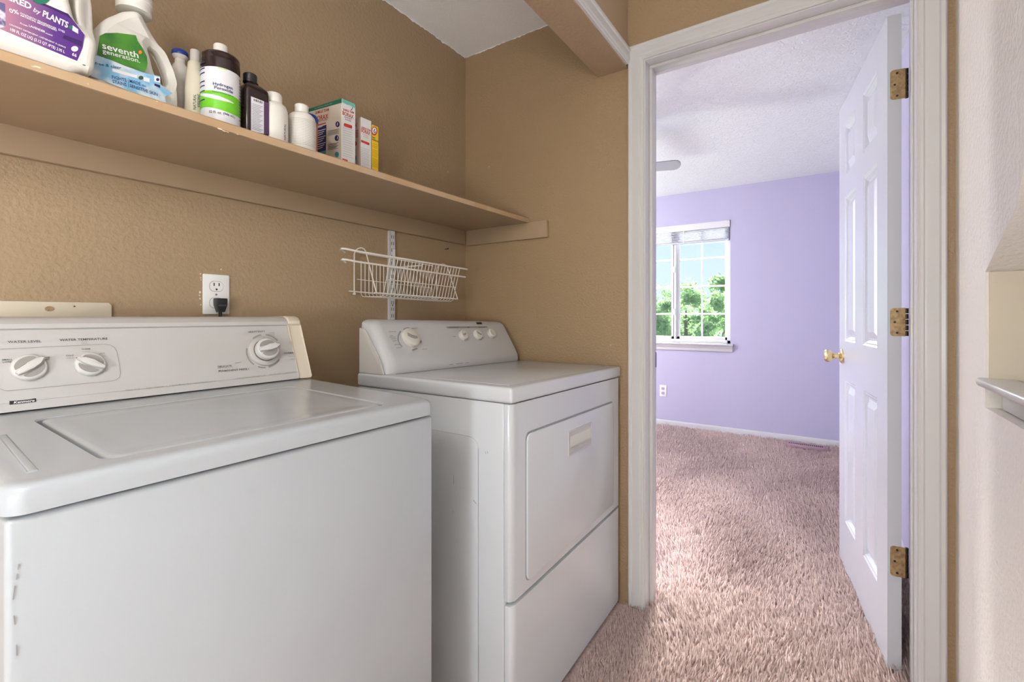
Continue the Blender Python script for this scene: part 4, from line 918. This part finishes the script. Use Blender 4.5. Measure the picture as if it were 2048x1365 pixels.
# large brown bottle
ob, c, r, tt, zb = bottle('peroxide_bottle', 'large round dark brown bottle with white label, green band and white cap', 400.5, 482, -.272,
    [('bottle_body', brown_b, [(.95, None), (.985, 262), (.985, 160)]+[q for k in range(8) for q in ((.985, 158-k*3.9), (.965, 156.4-k*3.9))]+[(.975, 122), (.96, 118.5), (.88, 115.5), (.6, 113), (.38, 112)]),
     ('cap', bottle_w, [(.36, 120), (.36, 94), (.33, 92)])])
lz0, lz1 = zb+.012, zat(150.5, tt)
g = cyl_patch(c, r*.992, lz0, lz1, -235, 55, 48); g.obj('label', label_w, ob, label='white wraparound label')
gz0, gz1 = zat(232, tt), zat(196, tt)
g = cyl_patch(c, r*.996, 0, 0, -215, -10, 40, lambda q: (gz0+.003*math.sin(q*7), gz1-.004*q)); g.obj('green_band', green_l, ob)
g = cyl_patch(c, r*1.0, 0, 0, -190, -75, 30, lambda q: (zat(203+q*10, tt)-.006*math.sin(math.pi*q), zat(201+q*11.5, tt)+.0015)); g.obj('white_swoosh', label_w, ob)
t = Print(); rr_ = r*.997
cyl_text(t, c, rr_, tt, "Hydrogen", 446.5, 170.5, 34, 6, .015); cyl_text(t, c, rr_, tt, "Peroxide", 448, 178.5, 32, 6, .015); cyl_text(t, c, rr_, tt, "32 Fl. oz. (946 mL)", 445, 226.5, 46, 5, .012)
cyl_text(t, c, rr_, tt, "Topical Solution USP 3%", 447, 187, 38, 2.4, .01)
t.obj('label_lettering', navy, ob)
g = G()
for k, py in enumerate((142, 153.5, 162, 178.5, 187, 197, 214)):
    gg = cyl_patch(c, r*1.001, zat(py+1.3, tt), zat(py-1.0, tt), -202, -163, 10); me = bpy.data.meshes.new('x'); gg.bm.to_mesh(me); gg.bm.free(); g.mesh(me); bpy.data.meshes.remove(me)
for k in range(14):
    py = 158+k*6.2
    gg = cyl_patch(c, r*1.001, zat(py+.9, tt), zat(py-.9, tt), -48, -12, 10); me = bpy.data.meshes.new('x'); gg.bm.to_mesh(me); gg.bm.free(); g.mesh(me); bpy.data.meshes.remove(me)
g.obj('label_bars', navy, ob, kind='stuff', label='navy bars of small print')
t = Print(); cyl_text(t, c, rr_, tt, "swan", 449, 152, 22, 4, .005); t.obj('brand_mark', mat('pale_green_ink', (186, 206, 120), .5), ob) if False else None
g = cyl_patch(c, rr_, zat(153.5, tt), zat(150.5, tt), -122, -96, 8); g.obj('brand_mark', mat('pale_green_ink', (196, 208, 140), .5), ob)
# small rectangular brown bottle
yb0, yb1 = -.292, -.245
xa, xb = ony(491.5, 200, yb0).x, ony(540, 200, yb0).x; zb = shz((xa+xb)/2)
ob = thing('peroxide_bottle', 'small rectangular dark brown bottle with black cap and barcode label', 'bottle', ((xa+xb)/2, (yb0+yb1)/2, zb))
tz = lambda px, py: ony(px, py, yb0).z
zsh = tz(540, 186); zn = tz(500, 160); xm = (xa+xb)/2
g = G(); prev = None
for f, fd, z in ((.94, .9, zb), (1, 1, zb+.006), (1, 1, zsh-.010), (.96, .96, zsh), (.62, .75, zsh+(zn-zsh)*.7), (.46, .55, zn), (.44, .52, zn+.004)):
    w2, d2 = (xb-xa)/2*f, (yb1-yb0)/2*fd; pr = rrect(-w2, w2, -d2, d2, min(w2, d2)*.32, 4)
    rg = [g.bm.verts.new((xm-(.008*(1-f) if f < .9 else 0)+x, (yb0+yb1)/2+y, z)) for x, y in pr]
    if prev:
        for k in range(len(pr)): g.bm.faces.new((prev[k], prev[(k+1) % len(pr)], rg[(k+1) % len(pr)], rg[k]))
    else: g.bm.faces.new(rg[::-1])
    prev = rg
g.bm.faces.new(prev); g.obj('bottle_body', brown_b, ob)
cx_ = xm-.007; g = G(); g.lathe([(.0150, 0), (.0155, .001), (.0155, .004), (.0142, .0045), (.0150, .006), (.0150, .019), (.0135, .021)], (cx_, (yb0+yb1)/2, zn+.003), UP, 28); g.obj('cap', black_pl, ob)
for k in range(3):
    z = zb+.03+k*.024; G().box(xa-.0012, xa+.004, yb0+.008, yb1-.008, z, z+.003, .001).obj('side_rib', brown_b, ob)
PB = Plane((0, yb0, 0), (0, -1, 0))
t = Print(); t.poly(PB, [(502, 193), (527.5, 203), (527.5, 268), (502, 262)], .0006); t.obj('label', label_w, ob, 'white fact label')
t = Print(); t.poly(PB, [(527.5, 203), (537.5, 206), (537.5, 270), (527.5, 268)], .0005); t.poly(PB, [(500.5, 192), (502, 193), (502, 262), (500.5, 262)], .0005); t.obj('label_border', purple_s, ob)
t = Print()
for k, wd_ in enumerate((1.2, .6, 1.6, .7, 1.2, .5, 1.4, .8, 1.2)): x_ = 507+k*2.0; t.poly(PB, [(x_, 197.5+(x_-507)*.35), (x_+wd_, 197.8+(x_-507)*.35), (x_+wd_, 202.5+(x_-507)*.35), (x_, 202+(x_-507)*.35)], .001)
t.obj('barcode', ink_b, ob)
t = Print()
for k in range(17): y_ = 208+k*3.1; t.bar(PB, (504, y_), (525-(k % 3)*3, y_+6.8-(k % 3)), .9, .001)
t.obj('fine_print', mat('mid_grey_ink', (130, 128, 140), .6), ob)
# white bottle with vertical lettering
ob, c, r, tt, zb = bottle('supplement_bottle', 'plain white bottle with white cap and dark vertical lettering', 518, 577, -.268, [('bottle_body', bottle_w, [(.95, None), (1, 275), (1, 232), (.97, 222), (.85, 213), (.6, 208), (.5, 207)]), ('cap', bottle_w, [(.56, 209), (.58, 208), (.58, 192), (.52, 189)])])
t = Print(); cyl_text(t, c, r, tt, "NATURAL", 569.5, 264, 32, 4.5, .01, True); t.obj('label_lettering', ink, ob)
# wide white bottle with fine print
ob, c, r, tt, zb = bottle('supplement_bottle', 'wide white bottle covered in lines of fine print', 573.5, 633, -.262, [('bottle_body', bottle_w, [(.95, None), (1, 292), (1, 252), (.98, 244), (.9, 236), (.7, 230.5), (.5, 228.5)]), ('cap', bottle_w, [(.46, 231), (.475, 230), (.475, 216), (.50, 214), (.46, 212)])])
g = G()
for k in range(17):
    py = 247+k*3.1; L_ = random.choice((-62, -70, -90)) if k % 4 == 3 else -50
    gg = cyl_patch(c, r*1.0015, zat(py+.55, tt), zat(py-.25, tt), -178, L_, 16); me = bpy.data.meshes.new('x'); gg.bm.to_mesh(me); gg.bm.free(); g.mesh(me); bpy.data.meshes.remove(me)
g.obj('fine_print', mat('pale_grey_ink', (178, 172, 168), .6), ob, kind='stuff')
# blue lidded tub behind
bottle('plastic_tub', 'small tub with a blue lid behind the fine print bottle', 592, 637, -.18, [('tub_body', mat('red_white_tub', (196, 110, 80), .5), [(.9, None), (.95, 280), (.95, 246)]), ('lid', blue_cap, [(1, 247), (1, 239), (.9, 233), (.5, 230)])])
# boxes
def carton(name, label, xl_, wd, yf, dp, h, front, side, top=None):
    zb = shz(xl_+wd/2); o = thing(name, label, 'box', (xl_+wd/2, yf+dp/2, zb))
    G().box(xl_, xl_+wd, yf, yf+dp, zb, zb+h, .0012, 1).obj('carton', front, o)
    if side is not front: G().box(xl_-.0004, xl_+.0004, yf+.0008, yf+dp-.0008, zb+.0008, zb+h-.0008).obj('side_panel', side, o)
    return o, zb
bxl = ony(683, 250, -.20).x; bwd = ony(711, 250, -.2).x-bxl
bh = ony(683, 196.5, -.2).z-shz(bxl)
o, zb = carton('cleaning_powder_box', 'larger red and navy lettered powder box with a green top band', bxl, bwd, -.20, .166, bh, card_w, card)
PL = Plane((bxl-.0004, 0, 0), (-1, 0, 0)); PF = Plane((0, -.2, 0), (0, -1, 0)); Z5 = lambda x, y: (560+x/8.027, 180+y/8.027)
def q_(*p): return [Z5(*a) for a in p]
t = Print(); t.poly(PL, q_((440, 314), (993, 133), (990, 207), (440, 362))); t.obj('top_band', dgreen, o)
t = Print(); t.poly(PF, q_((998, 138), (1204, 230), (1200, 290), (1120, 245), (1080, 235), (1000, 200))); t.obj('teal_top', mat('pale_teal_print', (110, 190, 176), .5), o)
t = Print(); t.text(PL, "ALL NATURAL SINCE 1891", Z5(555, 312), Z5(835, 226), 2.6, .01); t.obj('band_lettering', mat('pale_band_ink', (150, 190, 170), .5), o)
t = Print(); t.text(PL, "20 MULE TEAM", Z5(568, 392), Z5(785, 336), 5.5, .02); t.text(PL, "BORAX", Z5(563, 502), Z5(776, 456), 9.5, .02); t.line(PL, q_((590, 572), (740, 532)), 2.2)
t.text(PF, "20 MULE TEAM", Z5(1010, 328), Z5(1185, 386), 4.5, .02); t.text(PF, "BORAX", Z5(1003, 397), Z5(1180, 466), 8, .02)
t.poly(PF, q_((1030, 530), (1150, 570), (1158, 600), (1150, 625), (1030, 585), (1022, 560))); t.poly(PF, q_((1000, 1098), (1085, 1125), (1085, 1150), (1000, 1120)))
t.obj('red_lettering', red_i, o)
t = Print(); t.poly(PL, q_((560, 625), (748, 557), (740, 972), (560, 1020)))
t.obj('navy_block', navy, o)
for cy_ in ((928, 553), (915, 775)):
    t = Print(); t.disc(PL, Z5(*cy_), 4.2, 5.8, .0008); t.obj('navy_disc', navy, o)
t = Print(); t.poly(PL, q_((560, 1022), (740, 974), (740, 1026), (560, 1060))); t.obj('teal_block', teal, o)
t = Print(); t.disc(PL, Z5(916, 1038), 4.2, 5.6); t.obj('teal_disc', teal, o)
t = Print(); t.text(PL, "DETERGENT BOOSTER", Z5(580, 524), Z5(760, 486), 2.6, .012); t.text(PF, "DETERGENT", Z5(1030, 440), Z5(1155, 485), 2.6, .01); t.text(PF, "BOOSTER", Z5(1045, 480), Z5(1142, 515), 2.6, .01)
for k in range(5): t.bar(PL, Z5(768, 665+k*17), Z5(950-(k % 2)*15, 632+k*17), .8)
for k in range(7): t.bar(PL, Z5(768, 876+k*15), Z5(940-(k % 3)*15, 850+k*15), .8)
t.poly(PF, q_((1160, 275), (1168, 285), (1150, 330), (1130, 320), (1150, 305)))
t.obj('fine_print', ink, o)
t = Print()
for k in range(13): t.bar(PF, Z5(1010, 610+k*37), Z5(1170-(k % 3)*12, 655+k*37), .7)
t.obj('pale_print', mat('pale_grey_ink', (178, 172, 168), .6), o)
t = Print(); t.text(PL, "LAUNDRY", Z5(600, 620), Z5(690, 592), 2.6, .02, 0, .001)
for k in range(9): t.bar(PL, Z5(610, 668+k*36), Z5(735-(k % 3)*22, 634+k*36), 1.2, .001)
for dy in (553, 775): t.line(PL, q_((922, dy+22), (926, dy-22), (934, dy-22), (934, dy+22)), 1.0, .0014)
t.obj('white_print', white_ink, o)
# second powder box
b2l = ony(722, 280, -.185).x; b2w = ony(743, 280, -.185).x-b2l; b2h = ony(722, 233.5, -.185).z-shz(b2l)
o, zb = carton('cleaning_powder_box', 'smaller red lettered powder box between the larger powder box and the yellow box', b2l, b2w, -.185, .15, b2h, card_w, mat('pinkish_cardboard', (206, 184, 170), .55))
PL = Plane((b2l-.0004, 0, 0), (-1, 0, 0)); PF = Plane((0, -.185, 0), (0, -1, 0))
t = Print(); t.text(PF, "20 MULE TEAM", Z5(1305, 614), Z5(1450, 668), 4, .02); t.text(PF, "BORAX", Z5(1302, 672), Z5(1445, 730), 7.5, .02); t.poly(PF, q_((1302, 800), (1430, 850), (1436, 870), (1428, 892), (1302, 838), (1296, 818)))
t.disc(PL, Z5(1205, 862), 4, 5.5); t.text(PL, "BORAX", Z5(1050, 640), Z5(1240, 590), 7, .02)
for k in range(5): t.bar(PL, Z5(1150, 680+k*25), Z5(1262, 655+k*25), 1.4)
t.obj('red_lettering', red_i, o)
t = Print(); t.disc(PL, Z5(1195, 1098), 4.4, 5.8); t.obj('teal_dot', teal, o)
t = Print(); t.text(PF, "DETERGENT", Z5(1322, 715), Z5(1425, 757), 2.4, .01); t.text(PF, "BOOSTER", Z5(1335, 752), Z5(1415, 784), 2.4, .01)
for k in range(11): t.bar(PF, Z5(1290, 925+k*28), Z5(1435-(k % 3)*10, 975+k*28), .6)
t.obj('pale_print', mat('pale_grey_ink', (178, 172, 168), .6), o)
# yellow box
yl0 = b2l+b2w+.004; ywd = ony(757.5, 300, -.185).x-yl0; yh = ony(757, 254, -.185).z-shz(yl0)
o, zb = carton('washing_soda_box', 'yellow washing soda box with a red round emblem', yl0, ywd, -.184, .15, yh, yellow, yellow)
PF = Plane((0, -.184, 0), (0, -1, 0))
t = Print(); t.disc(PF, Z5(1512, 660), 6, 9); t.obj('emblem_ring', red_i, o)
t = Print(); t.disc(PF, Z5(1510, 655), 4.2, 6.4, .0012); t.obj('emblem_face', white_ink, o)
t = Print(); t.line(PF, q_((1500, 680), (1505, 650), (1520, 640)), 1.4, .0016); t.line(PF, q_((1500, 680), (1515, 690), (1530, 670)), 1.4, .0016); t.line(PF, q_((1505, 632), (1518, 640)), 1.8, .0016)
t.text(PF, "Super", Z5(1474, 765), Z5(1530, 786), 3.4, .02); t.text(PF, "Washing Soda", Z5(1472, 800), Z5(1580, 842), 3.4, .02)
t.obj('navy_lettering', navy, o)
t = Print()
for k in range(16):
    if k in (3, 9): continue
    t.bar(PF, Z5(1475, 862+k*24), Z5(1578-(k % 3)*10, 895+k*24), .7)
t.obj('fine_print', mat('ochre_ink', (176, 140, 20), .6), o)

# ================================================================== OUTSIDE
def tree(name, label, base, h, cr, n, seed, lean=(0, 0)):
    R = np.random.default_rng(seed); base = Vector(base); o = thing(name, label, 'tree', base, 'trees outside the bedroom window')
    g = G(); tp_ = base+Vector((lean[0], lean[1], h*.78)); g.tube([base, base+Vector((.05, .03, h*.35)), base+Vector((lean[0]*.5, lean[1]*.5, h*.6)), tp_], [.13, .10, .07, .02], 10)
    for k in range(9):
        z = h*(.32+.045*k); a = k*2.4; p = base+Vector((lean[0]*z/h, lean[1]*z/h, z)); L = cr*(.75-.03*k)
        g.tube([p, p+Vector((math.cos(a)*L*.5, math.sin(a)*L*.5, L*.3)), p+Vector((math.cos(a)*L*.95, math.sin(a)*L*.95, L*.75))], [.045, .03, .01], 6)
    g.obj('trunk', barkm, o)
    cl = []
    for k in range(70):
        th, ph = R.uniform(0, 6.28), R.uniform(-1, 1); rad = R.uniform(.45, 1)**.6
        cl.append(((math.cos(th)*math.sqrt(1-ph*ph)*cr*rad+lean[0]*.6, math.sin(th)*math.sqrt(1-ph*ph)*cr*rad+lean[1]*.6, h*.62+ph*h*.36*rad), R.uniform(.22, .42)*cr*.6))
    ci = R.integers(0, len(cl), n); cc = np.array([c[0] for c in cl])[ci]; cr_ = np.array([c[1] for c in cl])[ci]
    P = cc+R.normal(0, 1, (n, 3))*cr_[:, None]*.55; s_ = R.uniform(.035, .075, n)
    A = R.normal(0, 1, (n, 3)); A /= np.linalg.norm(A, axis=1)[:, None]; B = np.cross(A, R.normal(0, 1, (n, 3))); B /= np.linalg.norm(B, axis=1)[:, None]
    V = np.stack([P-A*s_[:, None], P+B*s_[:, None]*.5, P+A*s_[:, None], P-B*s_[:, None]*.5], 1).reshape(-1, 3)
    me = bpy.data.meshes.new('foliage'); me.from_pydata(V.tolist(), [], (np.arange(n)[:, None]*4+np.arange(4)).tolist()); me.materials.append(leafm)
    f = bpy.data.objects.new('foliage', me); col.objects.link(f); f.parent = o; f['kind'] = 'stuff'
n_ = leafm.node_tree; b_ = n_.nodes['Principled BSDF']
tl = n_.nodes.new('ShaderNodeBsdfTranslucent'); tl.inputs[0].default_value = (.34, .50, .22, 1); ms = n_.nodes.new('ShaderNodeMixShader'); ms.inputs[0].default_value = .45
n_.links.new(b_.outputs[0], ms.inputs[1]); n_.links.new(tl.outputs[0], ms.inputs[2]); n_.links.new(ms.outputs[0], n_.nodes['Material Output'].inputs[0])
GZ = -3.2
struct('ground', G().box(XF+.5, 60, -30, 40, GZ-.2, GZ), grass_m, label='lawn outside below the window')
def tp3(px, depth): d = ray(px, HY); return CAM+d*depth
p = tp3(1372, 13.5); tree('garden_tree', 'leafy green tree outside with the fullest crown of the three', (p.x, p.y, GZ), 5.75, 1.05, 11000, 3)
p = tp3(1440, 9.6); tree('garden_tree', 'leafy green tree outside with a forked grey trunk', (p.x, p.y, GZ), 5.25, .62, 5200, 5, (.15, -.05))
p = tp3(1300, 18); tree('garden_tree', 'leafy green tree outside partly hidden by the window mullion', (p.x, p.y, GZ), 5.9, 1.6, 9000, 8)
